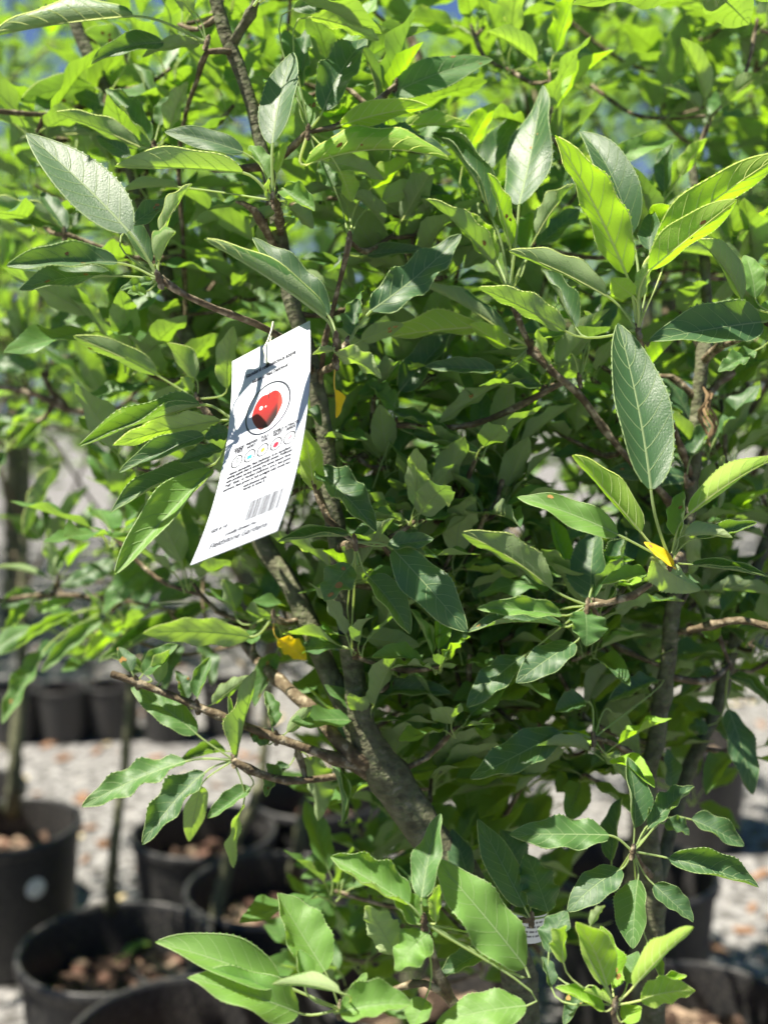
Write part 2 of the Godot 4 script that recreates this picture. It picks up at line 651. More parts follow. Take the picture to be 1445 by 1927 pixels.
# ------------------------------------------------------------------ ground and pots
func ground() -> void:
	var m := StandardMaterial3D.new()
	m.resource_name = "gravel_ground"
	m.albedo_texture = noise_tex(FastNoiseLite.TYPE_SIMPLEX_SMOOTH, 0.02, 1024, 11, ramp([[0.0, lin(0.05, 0.045, 0.04)], [0.35, lin(0.11, 0.108, 0.105)], [0.55, lin(0.19, 0.188, 0.185)], [0.75, lin(0.29, 0.29, 0.288)], [1.0, lin(0.18, 0.15, 0.115)]]), 7)
	m.uv1_world_triplanar = true
	m.uv1_triplanar = true
	m.uv1_scale = Vector3(0.8, 0.8, 0.8)
	m.roughness = 0.95
	m.metallic_specular = 0.2
	m.heightmap_enabled = true
	m.heightmap_texture = noise_tex(FastNoiseLite.TYPE_CELLULAR, 0.06, 512, 12)
	m.heightmap_scale = 1.2
	var pm := PlaneMesh.new()
	pm.size = Vector2(160, 160)
	structure("ground", pm, m, "pale grey gravel ground with bark litter under the pots", "ground")
	# litter of bark chips and fallen leaves on the ground: uncountable
	var chip := BoxMesh.new()
	chip.size = Vector3(0.05, 0.006, 0.022)
	for kind in 2:
		var mm := MultiMesh.new()
		mm.transform_format = MultiMesh.TRANSFORM_3D
		chip = chip.duplicate()
		chip.material = plain("litter", lin(0.22, 0.13, 0.08), 0.9, 0.2) if kind == 0 else plain("dry_leaf_litter", lin(0.48, 0.40, 0.22), 0.8, 0.3)
		mm.mesh = chip
		var n := 600 if kind == 0 else 350
		mm.instance_count = n
		for i in n:
			var z := -0.6 - 6.5 * pow(rng.randf(), 1.1)
			var b := Basis.from_euler(Vector3(rng.randf_range(-0.4, 0.4), rng.randf() * TAU, rng.randf_range(-0.4, 0.4))) * Basis.from_scale(Vector3.ONE * rng.randf_range(0.4, 1.5))
			mm.set_instance_transform(i, Transform3D(b, Vector3(rng.randf_range(-3.2, 3.2), 0.008, z)))
		var o := MultiMeshInstance3D.new()
		o.name = "bark_litter" if kind == 0 else "leaf_litter"
		o.multimesh = mm
		o.set_meta("kind", "stuff")
		o.set_meta("label", "brown bark chips scattered over the gravel" if kind == 0 else "dry yellowish fallen leaves scattered over the gravel")
		o.set_meta("category", "litter")
		add_child(o, true)

func lathe(prof: Array, sides: int) -> ArrayMesh:
	var v := PackedVector3Array()
	var uv := PackedVector2Array()
	var idx := PackedInt32Array()
	for i in prof.size():
		for k in sides + 1:
			var a := TAU * k / sides
			v.append(Vector3(cos(a) * prof[i].x, prof[i].y, sin(a) * prof[i].x))
			uv.append(Vector2(k / float(sides) * 4.0, prof[i].y * 4.0))
	for i in prof.size() - 1:
		for k in sides:
			var a := i * (sides + 1) + k
			idx.append_array([a, a + sides + 2, a + sides + 1, a, a + 1, a + sides + 2])
	var n := PackedVector3Array()
	n.resize(v.size())
	for k in range(0, idx.size(), 3):
		var f := (v[idx[k + 2]] - v[idx[k]]).cross(v[idx[k + 1]] - v[idx[k]])
		for e in 3:
			n[idx[k + e]] += f
	for i in prof.size():
		var a := i * (sides + 1)
		var s := n[a] + n[a + sides]
		n[a] = s
		n[a + sides] = s
	for k in n.size():
		n[k] = n[k].normalized() if n[k].length() > 0 else Vector3.UP
	var m := ArrayMesh.new()
	m.add_surface_from_arrays(Mesh.PRIMITIVE_TRIANGLES, pack(v, n, uv, idx))
	return m

var pot_parts := {}
func pot(where: Vector3, size: float, label: String, chips := 60) -> Node3D:
	# size: rim diameter; the pot is a tapered black plastic tub with a rolled rim, filled with bark mulch
	if not M.has("pot"):
		M.pot = plain("black_plastic", Color.WHITE, 0.45, 0.5)
		M.pot.albedo_texture = noise_tex(FastNoiseLite.TYPE_SIMPLEX, 0.02, 512, 23, ramp([[0.0, lin(0.012, 0.013, 0.014)], [0.5, lin(0.018, 0.019, 0.021)], [0.68, lin(0.045, 0.043, 0.040)], [1.0, lin(0.12, 0.11, 0.095)]]), 6)
		M.pot.uv1_triplanar = true
		M.pot.uv1_scale = Vector3(2.5, 2.5, 2.5)
		M.pot.heightmap_enabled = true
		M.pot.heightmap_texture = noise_tex(FastNoiseLite.TYPE_SIMPLEX, 0.03, 256, 21)
		M.pot.heightmap_scale = 0.05
		var s := StandardMaterial3D.new()
		s.resource_name = "potting_soil"
		s.albedo_texture = noise_tex(FastNoiseLite.TYPE_SIMPLEX, 0.05, 512, 22, ramp([[0.0, lin(0.012, 0.009, 0.007)], [0.5, lin(0.03, 0.022, 0.017)], [0.8, lin(0.08, 0.055, 0.04)], [1.0, lin(0.20, 0.14, 0.10)]]), 6)
		s.uv1_triplanar = true
		s.uv1_scale = Vector3(4, 4, 4)
		s.roughness = 0.95
		s.metallic_specular = 0.2
		M.soil = s
		M.chip = [plain("bark_chip_red", lin(0.27, 0.15, 0.10), 0.9, 0.2), plain("bark_chip_brown", lin(0.13, 0.08, 0.055), 0.9, 0.2), plain("bark_chip_pale", lin(0.42, 0.32, 0.22), 0.9, 0.2)]
		var r := 0.5
		pot_parts.shell = lathe([Vector2(0.0, 0.0), Vector2(r * 0.80, 0.0), Vector2(r * 0.83, 0.02), Vector2(r * 0.955, 0.84), Vector2(r * 0.965, 0.855), Vector2(r * 1.0, 0.86), Vector2(r * 1.005, 0.90), Vector2(r * 0.995, 0.925), Vector2(r * 0.97, 0.93), Vector2(r * 0.945, 0.925), Vector2(r * 0.935, 0.90), Vector2(r * 0.91, 0.70), Vector2(r * 0.82, 0.05), Vector2(0.0, 0.045)], 56)
		var sv := []
		for i in 9:
			sv.append(Vector2(r * 0.905 * (1.0 - i / 8.0), 0.63 + 0.03 * sin(i * 0.4) + rng.randf_range(-0.006, 0.006)))
		pot_parts.soil = lathe(sv, 40)
		var c := BoxMesh.new()
		c.size = Vector3(0.055, 0.012, 0.03)
		pot_parts.chip = c
	var t := thing("nursery_pot", where, label, "pot", "black nursery pots on the gravel")
	var sc := Transform3D(Basis.from_scale(Vector3.ONE * size), Vector3.ZERO)
	part(t, "shell", pot_parts.shell, [M.pot], sc)
	part(t, "soil", pot_parts.soil, [M.soil], sc)
	var mm := MultiMesh.new()
	mm.transform_format = MultiMesh.TRANSFORM_3D
	mm.use_colors = true
	var cm: BoxMesh = pot_parts.chip.duplicate()
	if not M.has("chips"):
		M.chips = plain("bark_chips", Color.WHITE, 0.9, 0.2)
		M.chips.vertex_color_use_as_albedo = true
	cm.material = M.chips
	mm.mesh = cm
	mm.instance_count = chips
	for i in chips:
		var a := rng.randf() * TAU
		var q := sqrt(rng.randf()) * size * 0.40
		var b := Basis.from_euler(Vector3(rng.randf_range(-0.5, 0.5), rng.randf() * TAU, rng.randf_range(-0.5, 0.5))) * Basis.from_scale(Vector3.ONE * rng.randf_range(0.35, 1.2))
		mm.set_instance_transform(i, Transform3D(b, Vector3(cos(a) * q, size * 0.655, sin(a) * q)))
		mm.set_instance_color(i, [Color(0.17, 0.10, 0.075), Color(0.06, 0.04, 0.03), Color(0.28, 0.21, 0.15), Color(0.09, 0.06, 0.045)][rng.randi() % 4])
	var o := MultiMeshInstance3D.new()
	o.name = "mulch"
	o.multimesh = mm
	o.set_meta("kind", "stuff")
	t.add_child(o, true)
	return t

func sapling(where: Vector3, pts: Array, rad: Array, label: String, spurs: int, spread: Vector3, L: float, most: int) -> Node3D:
	# a young tree further back: stem, limbs and a loose crown
	var t := thing("apple_tree", where, label, "tree", "young apple trees in pots")
	wood(t, "trunk", pts, rad, M.bark, 0.05, 9)
	var top: Vector3 = pts[-1]
	for i in 7:
		var a := i * 2.4 + rng.randf()
		var k := rng.randf_range(0.45, 0.98)
		var l: Array = branches[t][0][0]
		var s: Vector3 = l[int(k * (l.size() - 1))]
		var e := top + Vector3(cos(a) * spread.x, rng.randf_range(-0.7, 0.8) * spread.y, sin(a) * spread.z) * rng.randf_range(0.5, 0.95)
		wood(t, "branch", [s, (s + e) * 0.5 + Vector3(0, -0.06, 0), e], [rad[-1] * 0.8, rad[-1] * 0.6, 0.003], M.twig, 0.08, 7)
	for i in spurs:
		var u := Vector3(rng.randf_range(-1, 1), rng.randf_range(-1, 1), rng.randf_range(-1, 1))
		if u.length() > 1.0:
			u = u.normalized() * rng.randf_range(0.6, 1.0)
		var q := top + u * spread
		var h := nearest_wood(t, q)
		if i < 24:
			join(t, q, 0.002)
		elif h[1] > 0.14:
			q = q.lerp(h[0], 0.45)
		spur(t, q, rng.randi_range(5, 7), L, most, u * 0.5)
	return t

func pots() -> void:
	var h := 0.93 * 0.40
	var list := [
		[220, 1775, 0.40, "large black nursery pot at lower left with a thin grey stem"],
		[345, 1945, 0.41, "black nursery pot cut off by the bottom edge, its pale rim lit by sun"],
		[510, 1665, 0.40, "black nursery pot with a yellow leaf on its soil, behind the foreground leaves"],
		[10, 1548, 0.40, "black nursery pot cut off by the left edge with a white disc for a sun spot"],
		[385, 1560, 0.385, "black nursery pot under the hanging leaf spray, between two other pots"],
		[600, 1492, 0.40, "black nursery pot in deep shade just left of the forked trunk"],
		[1330, 1895, 0.36, "black nursery pot in the bottom right corner behind the bright young shoot"],
	]
	for q in list:
		var w := on_level(q[0], q[1], q[2] * 0.93)
		w.y = 0.0
		var made := pot(w, q[2], q[3], 90)
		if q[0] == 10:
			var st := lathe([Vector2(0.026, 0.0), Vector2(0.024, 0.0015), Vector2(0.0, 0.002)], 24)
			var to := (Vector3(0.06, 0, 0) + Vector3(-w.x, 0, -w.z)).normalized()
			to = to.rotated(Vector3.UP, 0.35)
			part(made, "sun_spot_disc", st, [plain("sun_spot_white", lin(0.8, 0.8, 0.78), 0.5)], Transform3D(Basis(to.cross(Vector3.UP), to, Vector3.UP), to * q[2] * 0.478 + Vector3(0, 0.255, 0)))  # white disc added to stand in for a sun spot on the pot
	var small := [[30, 1293, "small far pot at the left edge of the far row"], [120, 1292, "small far pot, second from the left edge in the far row"], [214, 1287, "small far pot left of the thin grey stem in the far row"], [318, 1292, "small far pot right of the thin grey stem in the far row"], [430, 1282, "small far pot behind the cut twig end in the far row"]]
	for q in small:
		var w := on_level(q[0], q[1], 0.24)
		w.y = 0.0
		pot(w, 0.26, q[2], 30)
	# thin stems rising from the pots
	var p1 := on_level(205, 1745, 0.26)
	sapling(p1, [p1 + Vector3(0, -0.02, 0), at(214, 1620, 2.22), at(236, 1430, 2.22), at(246, 1260, 2.22), at(250, 900, 2.2), at(230, 360, 2.2)], [0.018, 0.011, 0.010, 0.009, 0.008, 0.005], "young tree with a thin straight grey stem in the large left pot", 34, Vector3(0.42, 0.40, 0.42), 0.085, 160)
	var p3 := on_level(400, 1745, 0.10)
	p3 = at(395, 1760, 2.35)
	var pp := pot(Vector3(p3.x - 0.02, 0, p3.z), 0.30, "low black pot hidden behind the front pots with a leaning stem", 30)
	sapling(Vector3(p3.x, 0.23, p3.z), [Vector3(p3.x, 0.20, p3.z), at(405, 1740, 2.34), at(436, 1600, 2.30), at(480, 1500, 2.28), at(500, 1380, 2.3), at(510, 700, 2.4)], [0.017, 0.016, 0.013, 0.012, 0.010, 0.006], "young tree with a leaning grey stem behind the front pots", 50, Vector3(0.4, 0.5, 0.4), 0.085, 120)
	var p5 := on_level(552, 1660, 0.26)
	sapling(p5, [p5 + Vector3(0, -0.02, 0), at(560, 1600, 2.5), at(574, 1520, 2.5), at(600, 1430, 2.5), at(610, 800, 2.6)], [0.02, 0.015, 0.013, 0.010, 0.006], "young tree with a curved stem in the pot with the yellow leaf", 60, Vector3(0.4, 0.4, 0.35), 0.085, 120)
	var p4 := on_level(20, 1535, 0.26)
	sapling(p4, [p4 + Vector3(0, -0.02, 0), at(28, 1480, 2.9), at(38, 1300, 2.9), at(45, 1150, 2.9), at(60, 520, 3.0)], [0.024, 0.02, 0.016, 0.013, 0.007], "young tree with a thick brown stem in the pot at the left edge", 40, Vector3(0.5, 0.45, 0.5), 0.09, 160)

# ------------------------------------------------------------------ trees in focus
func main_tree() -> void:
	var root := at(985, 1990, 0.86)
	root.y = 0.31
	root.x += 0.02
	pot(Vector3(root.x, 0, root.z), 0.40, "black nursery pot of the tagged apple tree, below the picture", 40)
	var t := thing("apple_tree", root, "apple tree with the forked olive-grey trunk and the hanging white tag", "tree", "young apple trees in pots")
	var D := 0.87
	traced(t, "trunk", [[1010, 2450, 0.80, 90], [990, 1990, 0.86, 78], [985, 1870, D, 72], [940, 1755, D, 76], [850, 1630, D, 82], [770, 1520, D, 88], [712, 1432, D, 86], [682, 1360, D, 60], [664, 1270, D, 47], [652, 1170, D, 43], [640, 1060, D, 42], [626, 950, D, 40], [614, 850, D, 38], [602, 760, D, 36], [585, 670, D, 36], [556, 590, D, 36], [540, 520, D, 35], [529, 450, D, 34], [514, 370, D, 30], [496, 285, D, 28], [474, 200, D, 28], [448, 120, D, 30], [424, 60, D, 32], [405, 0, D, 28], [398, -60, D, 27]], M.bark, 0.05)
	traced(t, "branch", [[735, 1460, D, 60], [676, 1385, 0.88, 50], [628, 1290, 0.89, 48], [586, 1195, 0.90, 46], [545, 1105, 0.91, 44], [488, 1012, 0.93, 44], [440, 890, 0.96, 40], [398, 760, 0.98, 36], [352, 640, 1.0, 34], [322, 550, 1.0, 34], [286, 430, 1.0, 32], [238, 290, 1.0, 30], [198, 170, 1.0, 30], [150, 65, 1.0, 28], [120, -40, 1.0, 26]], M.bark, 0.05)
	traced(t, "branch", [[735, 1455, D, 44], [660, 1415, 0.86, 34], [600, 1345, 0.87, 34], [540, 1292, 0.90, 30], [498, 1255, 0.93, 28], [455, 1205, 0.98, 20], [420, 1150, 1.03, 12]], M.twig, 0.06)
	traced(t, "branch", [[700, 1462, D, 30], [660, 1440, 0.86, 24], [600, 1415, 0.85, 22], [520, 1390, 0.85, 22], [410, 1345, 0.85, 17], [330, 1313, 0.85, 17], [258, 1285, 0.85, 20], [210, 1268, 0.85, 12]], M.twig, 0.14)
	traced(t, "branch", [[588, 700, D, 22], [545, 650, 0.80, 18], [505, 620, 0.775, 16], [452, 598, 0.75, 14], [410, 582, 0.735, 14], [350, 556, 0.725, 15], [318, 536, 0.72, 22], [303, 524, 0.72, 16]], M.twig, 0.13)
	traced(t, "branch", [[440, 100, D, 16], [390, 98, 0.85, 14], [372, 150, 0.88, 10], [350, 215, 0.92, 10], [337, 300, 0.95, 10], [341, 400, 0.96, 11], [346, 480, 0.97, 11], [352, 610, 0.98, 12]], M.twig, 0.12)
	traced(t, "branch", [[440, 80, D, 24], [462, 42, 0.85, 24], [480, 10, 0.84, 16], [490, -30, 0.84, 14]], M.bark, 0.14)
	traced(t, "branch", [[602, 730, D, 12], [612, 640, 0.84, 11], [630, 570, 0.83, 11], [644, 510, 0.82, 12], [656, 462, 0.81, 15], [657, 448, 0.81, 8]], M.twig, 0.13)
	traced(t, "branch", [[200, 180, 1.0, 14], [110, 214, 0.96, 12], [0, 210, 0.92, 13], [-80, 205, 0.9, 13]], M.twig, 0.1)
	traced(t, "branch", [[650, 870, D, 16], [700, 852, 0.92, 13], [740, 835, 0.97, 13], [790, 820, 1.02, 10]], M.twig, 0.14)
	traced(t, "branch", [[600, 700, D, 18], [625, 690, 0.82, 14], [632, 668, 0.76, 8], [632, 645, 0.73, 7]], M.twig, 0.14)
	traced(t, "branch", [[640, 1030, D, 20], [655, 1026, 0.82, 18], [668, 1020, 0.79, 14]], M.twig, 0.12)
	traced(t, "branch", [[520, 470, D, 20], [478, 396, 0.82, 17], [445, 380, 0.83, 6]], M.twig, 0.12)
	traced(t, "branch", [[528, 440, D, 20], [526, 400, 0.80, 20], [516, 378, 0.77, 14]], M.twig, 0.12)
	traced(t, "branch", [[735, 140, 1.25, 20], [790, 130, 1.2, 22], [760, 40, 1.2, 22], [735, -30, 1.2, 22]], M.twig, 0.1)
	traced(t, "branch", [[975, 1900, D, 26], [930, 1990, 0.76, 30], [865, 1905, 0.71, 26], [822, 1830, 0.69, 24], [808, 1770, 0.68, 18], [798, 1735, 0.675, 12]], M.twig, 0.1)
	traced(t, "branch", [[850, 1880, 0.70, 22], [800, 1850, 0.685, 16], [745, 1860, 0.675, 14], [640, 1900, 0.67, 9]], M.twig, 0.1)
	traced(t, "branch", [[640, 1460, D, 16], [540, 1470, 0.86, 16], [470, 1448, 0.84, 22], [440, 1432, 0.84, 16]], M.twig, 0.14)
	traced(t, "branch", [[430, 870, 0.96, 14], [436, 815, 0.85, 14], [440, 790, 0.79, 12]], M.twig, 0.1)

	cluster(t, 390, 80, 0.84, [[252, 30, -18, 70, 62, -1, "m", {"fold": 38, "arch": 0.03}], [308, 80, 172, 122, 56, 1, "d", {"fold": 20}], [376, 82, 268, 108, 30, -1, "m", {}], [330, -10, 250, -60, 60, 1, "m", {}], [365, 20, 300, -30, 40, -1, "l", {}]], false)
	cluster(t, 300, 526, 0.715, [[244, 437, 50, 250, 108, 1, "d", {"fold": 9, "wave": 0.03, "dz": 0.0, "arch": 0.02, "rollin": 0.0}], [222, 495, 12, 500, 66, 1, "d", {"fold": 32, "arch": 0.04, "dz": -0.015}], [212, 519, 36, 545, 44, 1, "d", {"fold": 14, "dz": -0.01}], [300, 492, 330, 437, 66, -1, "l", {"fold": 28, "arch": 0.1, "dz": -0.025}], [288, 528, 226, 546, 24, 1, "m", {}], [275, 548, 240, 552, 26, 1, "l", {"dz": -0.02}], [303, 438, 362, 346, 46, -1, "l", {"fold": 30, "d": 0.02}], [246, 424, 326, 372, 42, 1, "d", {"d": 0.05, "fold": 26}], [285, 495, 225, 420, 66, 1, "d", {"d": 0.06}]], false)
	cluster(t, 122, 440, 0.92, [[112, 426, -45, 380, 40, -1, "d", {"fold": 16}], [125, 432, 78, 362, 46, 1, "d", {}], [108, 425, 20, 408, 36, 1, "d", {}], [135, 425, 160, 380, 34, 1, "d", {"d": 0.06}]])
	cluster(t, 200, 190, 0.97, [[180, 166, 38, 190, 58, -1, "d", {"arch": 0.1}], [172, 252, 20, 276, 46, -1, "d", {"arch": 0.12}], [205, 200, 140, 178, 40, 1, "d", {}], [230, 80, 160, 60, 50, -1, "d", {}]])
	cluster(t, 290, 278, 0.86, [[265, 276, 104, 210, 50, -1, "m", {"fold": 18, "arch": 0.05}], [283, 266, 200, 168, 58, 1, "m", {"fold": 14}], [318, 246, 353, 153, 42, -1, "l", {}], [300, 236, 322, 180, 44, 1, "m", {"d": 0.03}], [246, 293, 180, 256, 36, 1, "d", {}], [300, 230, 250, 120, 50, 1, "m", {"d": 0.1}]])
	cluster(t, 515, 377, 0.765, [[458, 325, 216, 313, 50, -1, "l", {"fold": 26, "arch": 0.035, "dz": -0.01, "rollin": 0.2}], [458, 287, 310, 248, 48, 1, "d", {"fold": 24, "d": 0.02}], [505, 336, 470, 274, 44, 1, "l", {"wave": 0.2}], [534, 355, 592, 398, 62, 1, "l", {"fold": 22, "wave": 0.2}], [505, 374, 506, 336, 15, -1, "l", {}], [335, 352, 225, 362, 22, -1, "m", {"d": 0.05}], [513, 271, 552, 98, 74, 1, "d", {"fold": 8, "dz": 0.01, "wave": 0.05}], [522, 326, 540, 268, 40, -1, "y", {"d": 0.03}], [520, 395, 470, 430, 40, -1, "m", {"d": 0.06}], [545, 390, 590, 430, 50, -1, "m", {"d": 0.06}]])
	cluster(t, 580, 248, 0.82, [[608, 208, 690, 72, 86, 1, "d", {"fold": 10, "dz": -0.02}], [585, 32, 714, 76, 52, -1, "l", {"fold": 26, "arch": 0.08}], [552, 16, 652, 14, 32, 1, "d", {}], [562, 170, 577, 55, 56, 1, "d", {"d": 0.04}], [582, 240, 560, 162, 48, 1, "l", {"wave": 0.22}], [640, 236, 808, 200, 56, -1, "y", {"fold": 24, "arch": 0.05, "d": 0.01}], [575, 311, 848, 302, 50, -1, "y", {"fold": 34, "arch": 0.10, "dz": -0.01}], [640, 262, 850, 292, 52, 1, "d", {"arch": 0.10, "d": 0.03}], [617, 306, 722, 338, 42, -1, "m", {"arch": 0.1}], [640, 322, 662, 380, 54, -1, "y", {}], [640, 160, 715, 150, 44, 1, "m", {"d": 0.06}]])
	cluster(t, 657, 450, 0.81, [[628, 352, 600, 300, 40, 1, "m", {"d": 0.04}], [700, 352, 770, 300, 50, -1, "y", {"d": 0.05}], [720, 375, 800, 345, 44, -1, "m", {"d": 0.05}], [640, 360, 590, 280, 40, -1, "d", {"d": 0.06}], [690, 480, 800, 470, 40, 1, "d", {"d": 0.06}]], false)
	cluster(t, 632, 640, 0.725, [[613, 600, 384, 450, 82, -1, "m", {"fold": 34, "arch": 0.05, "dz": -0.02, "d": -0.005}], [618, 594, 475, 447, 66, 1, "d", {"fold": 30, "d": 0.012}], [628, 656, 588, 668, 18, -1, "l", {}], [632, 664, 718, 712, 44, -1, "l", {"fold": 34}]])
	cluster(t, 652, 648, 0.78, [[698, 585, 868, 440, 80, 1, "d", {"fold": 14, "arch": -0.02}], [665, 632, 672, 562, 58, 1, "d", {"fold": 8}], [680, 640, 760, 610, 40, -1, "m", {"d": 0.05}]])
	cluster(t, 632, 680, 0.76, [[630, 733, 633, 787, 34, -1, "w", {"fold": 30, "wave": 0.25, "dz": 0.0}]], true)
	cluster(t, 745, 160, 0.86, [[736, 176, 928, 112, 66, 1, "m", {"fold": 20, "arch": 0.06}], [760, 236, 886, 240, 46, -1, "y", {"fold": 24}], [790, 250, 700, 300, 40, 1, "d", {"d": 0.05}], [700, 130, 660, 200, 46, -1, "m", {"d": 0.05}]])
	cluster(t, 592, 905, 0.80, [[592, 924, 572, 806, 56, -1, "y", {"fold": 18, "wave": 0.2}], [598, 884, 709, 1001, 84, 1, "d", {"fold": 12, "arch": 0.05}], [580, 770, 606, 802, 40, 1, "d", {"d": 0.04}]])
	cluster(t, 668, 1020, 0.785, [[655, 1006, 522, 1020, 52, 1, "d", {"fold": 22, "arch": 0.06}], [660, 1064, 610, 1132, 68, 1, "d", {"fold": 8}], [694, 1086, 772, 1194, 76, 1, "d", {"fold": 10}], [740, 1034, 879, 1190, 92, 1, "d", {"fold": 14, "arch": 0.05}], [730, 1026, 816, 1014, 42, 1, "d", {}], [690, 1200, 790, 1215, 50, -1, "m", {"d": 0.07}], [700, 1300, 850, 1305, 60, 1, "d", {"d": 0.1}]], false)
	cluster(t, 440, 790, 0.78, [[378, 762, 148, 840, 64, 1, "d", {"fold": 28, "arch": 0.05}], [414, 791, 212, 838, 50, -1, "l", {"fold": 26, "arch": 0.04, "dz": -0.03}], [385, 820, 224, 890, 52, 1, "d", {"fold": 24}], [432, 812, 385, 826, 38, 1, "d", {}], [418, 846, 338, 870, 34, 1, "d", {}], [390, 880, 208, 966, 58, 1, "d", {"fold": 14, "d": 0.02}], [400, 884, 216, 1082, 84, 1, "l", {"fold": 22, "arch": 0.03, "dz": -0.05}]], false)
	cluster(t, 372, 752, 0.86, [[296, 706, 138, 632, 52, -1, "m", {"fold": 26}], [368, 711, 315, 645, 58, -1, "l", {"fold": 16}], [428, 730, 440, 614, 48, -1, "l", {"fold": 16}], [362, 736, 340, 710, 30, -1, "l", {}]])
	cluster(t, 440, 1430, 0.85, [[350, 1433, 154, 1518, 60, 1, "m", {"fold": 12, "arch": 0.03}], [386, 1454, 268, 1590, 78, 1, "d", {"fold": 8}], [378, 1480, 356, 1584, 48, -1, "l", {"fold": 10}], [370, 1381, 247, 1294, 60, 1, "m", {"fold": 14}], [472, 1482, 390, 1540, 46, 1, "m", {}], [458, 1514, 440, 1634, 24, -1, "l", {}], [440, 1418, 430, 1310, 38, -1, "m", {}], [446, 1420, 482, 1260, 40, -1, "m", {}], [425, 1414, 340, 1430, 52, 1, "d", {"d": 0.04}]], false)
	cluster(t, 560, 1410, 0.87, [[580, 1425, 598, 1545, 72, -1, "m", {}], [626, 1440, 642, 1556, 48, 1, "m", {}], [545, 1440, 500, 1500, 50, 1, "d", {}]])
	cluster(t, 515, 1160, 0.88, [[470, 1198, 268, 1192, 58, -1, "l", {"fold": 12, "arch": 0.05}], [524, 1203, 577, 1242, 42, -1, "w", {"wave": 0.25, "dz": 0.0}], [440, 1150, 420, 1090, 60, -1, "m", {"d": 0.05}], [520, 1230, 480, 1330, 50, 1, "m", {"d": 0.05}]])
	cluster(t, 258, 1284, 0.85, [[270, 1268, 335, 1212, 44, 1, "m", {}], [300, 1284, 322, 1222, 40, -1, "m", {}], [248, 1264, 222, 1218, 34, 1, "d", {}], [275, 1270, 205, 1235, 40, 1, "d", {"d": 0.04}]], false)
	cluster(t, 372, 1330, 0.85, [[372, 1312, 396, 1236, 42, 1, "m", {}], [400, 1325, 470, 1272, 40, -1, "m", {}], [352, 1316, 330, 1262, 36, 1, "d", {"d": 0.03}]], false)
	cluster(t, 520, 1388, 0.85, [[512, 1368, 500, 1300, 46, 1, "m", {}], [540, 1378, 590, 1330, 40, -1, "m", {}], [505, 1400, 470, 1370, 36, 1, "d", {}]], false)
	# foreground shoot
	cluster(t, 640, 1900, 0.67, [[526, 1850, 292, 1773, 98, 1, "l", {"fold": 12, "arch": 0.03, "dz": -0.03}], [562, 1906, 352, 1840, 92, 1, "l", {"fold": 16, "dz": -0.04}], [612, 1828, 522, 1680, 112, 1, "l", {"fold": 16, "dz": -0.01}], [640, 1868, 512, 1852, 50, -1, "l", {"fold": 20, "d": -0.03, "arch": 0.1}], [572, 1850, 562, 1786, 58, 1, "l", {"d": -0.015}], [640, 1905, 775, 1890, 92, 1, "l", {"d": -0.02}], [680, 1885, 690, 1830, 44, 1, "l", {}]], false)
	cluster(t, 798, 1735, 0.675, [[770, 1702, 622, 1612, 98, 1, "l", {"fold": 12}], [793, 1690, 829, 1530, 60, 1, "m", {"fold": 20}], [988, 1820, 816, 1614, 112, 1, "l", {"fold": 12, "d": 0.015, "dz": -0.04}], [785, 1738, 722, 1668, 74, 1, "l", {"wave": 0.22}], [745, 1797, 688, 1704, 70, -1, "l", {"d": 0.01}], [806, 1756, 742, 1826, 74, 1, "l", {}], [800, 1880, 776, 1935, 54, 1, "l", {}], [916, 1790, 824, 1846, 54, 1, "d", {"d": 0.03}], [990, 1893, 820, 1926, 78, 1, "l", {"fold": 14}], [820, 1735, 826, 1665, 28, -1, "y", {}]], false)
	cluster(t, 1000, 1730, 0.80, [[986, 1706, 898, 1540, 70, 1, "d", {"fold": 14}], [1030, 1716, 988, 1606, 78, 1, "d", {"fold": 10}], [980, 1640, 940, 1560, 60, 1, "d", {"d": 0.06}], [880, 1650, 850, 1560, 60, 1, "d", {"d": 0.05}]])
	# inner leaves: spurs on short twigs around the trunk and the limbs
	fill(t, 22, func(x, y): return x > 640 or y < 560, 0.89, 0.97, Rect2(330, 60, 560, 1120), 0.062)
	fill(t, 20, func(_x, _y): return true, 0.84, 0.92, Rect2(640, 840, 300, 560), 0.055)
	fill(t, 34, func(x, y): return not (x < 620 and y > 1180), 0.90, 1.08, Rect2(430, 700, 480, 760), 0.06)
	fill(t, 135, func(x, y): return x < 860 and not (x < 610 and y > 1230) and not (x < 190 and y > 560) and not (x < 240 and y < 150), 0.93, 1.30, Rect2(60, -60, 820, 1560))
	fill(t, 70, func(x, y): return x > 620, 0.95, 1.3, Rect2(620, 1150, 400, 700))
	above(t, 10, Vector3(-0.30, 1.72, -1.0), Vector3(0.55, 0.45, 0.40))

func fill(t: Node3D, n: int, ok: Callable, near: float, far: float, area: Rect2, L := 0.076) -> void:
	var spots := []
	var tries := 0
	while spots.size() < n and tries < n * 20:
		tries += 1
		var x := rng.randf_range(area.position.x, area.end.x)
		var y := rng.randf_range(area.position.y, area.end.y)
		if ok.call(x, y):
			spots.append([x, y, rng.randf_range(near, far)])
	spots.sort_custom(func(a, b): return a[2] < b[2])
	for s in spots:
		var q := at(s[0], s[1], s[2])
		var h := nearest_wood(t, q)
		if h[1] < 0.22:
			join(t, q, 0.0018)
		spur(t, q, rng.randi_range(4, 7), L, 300)

func above(t: Node3D, n: int, mid: Vector3, size: Vector3) -> void:
	# the crown goes on above the view: unseen leaves added for dappled shade
	for i in n:
		var u := Vector3(rng.randf_range(-1, 1), rng.randf_range(0, 1), rng.randf_range(-1, 1))
		spur(t, mid + u * size, rng.randi_range(4, 6), 0.09, 0)

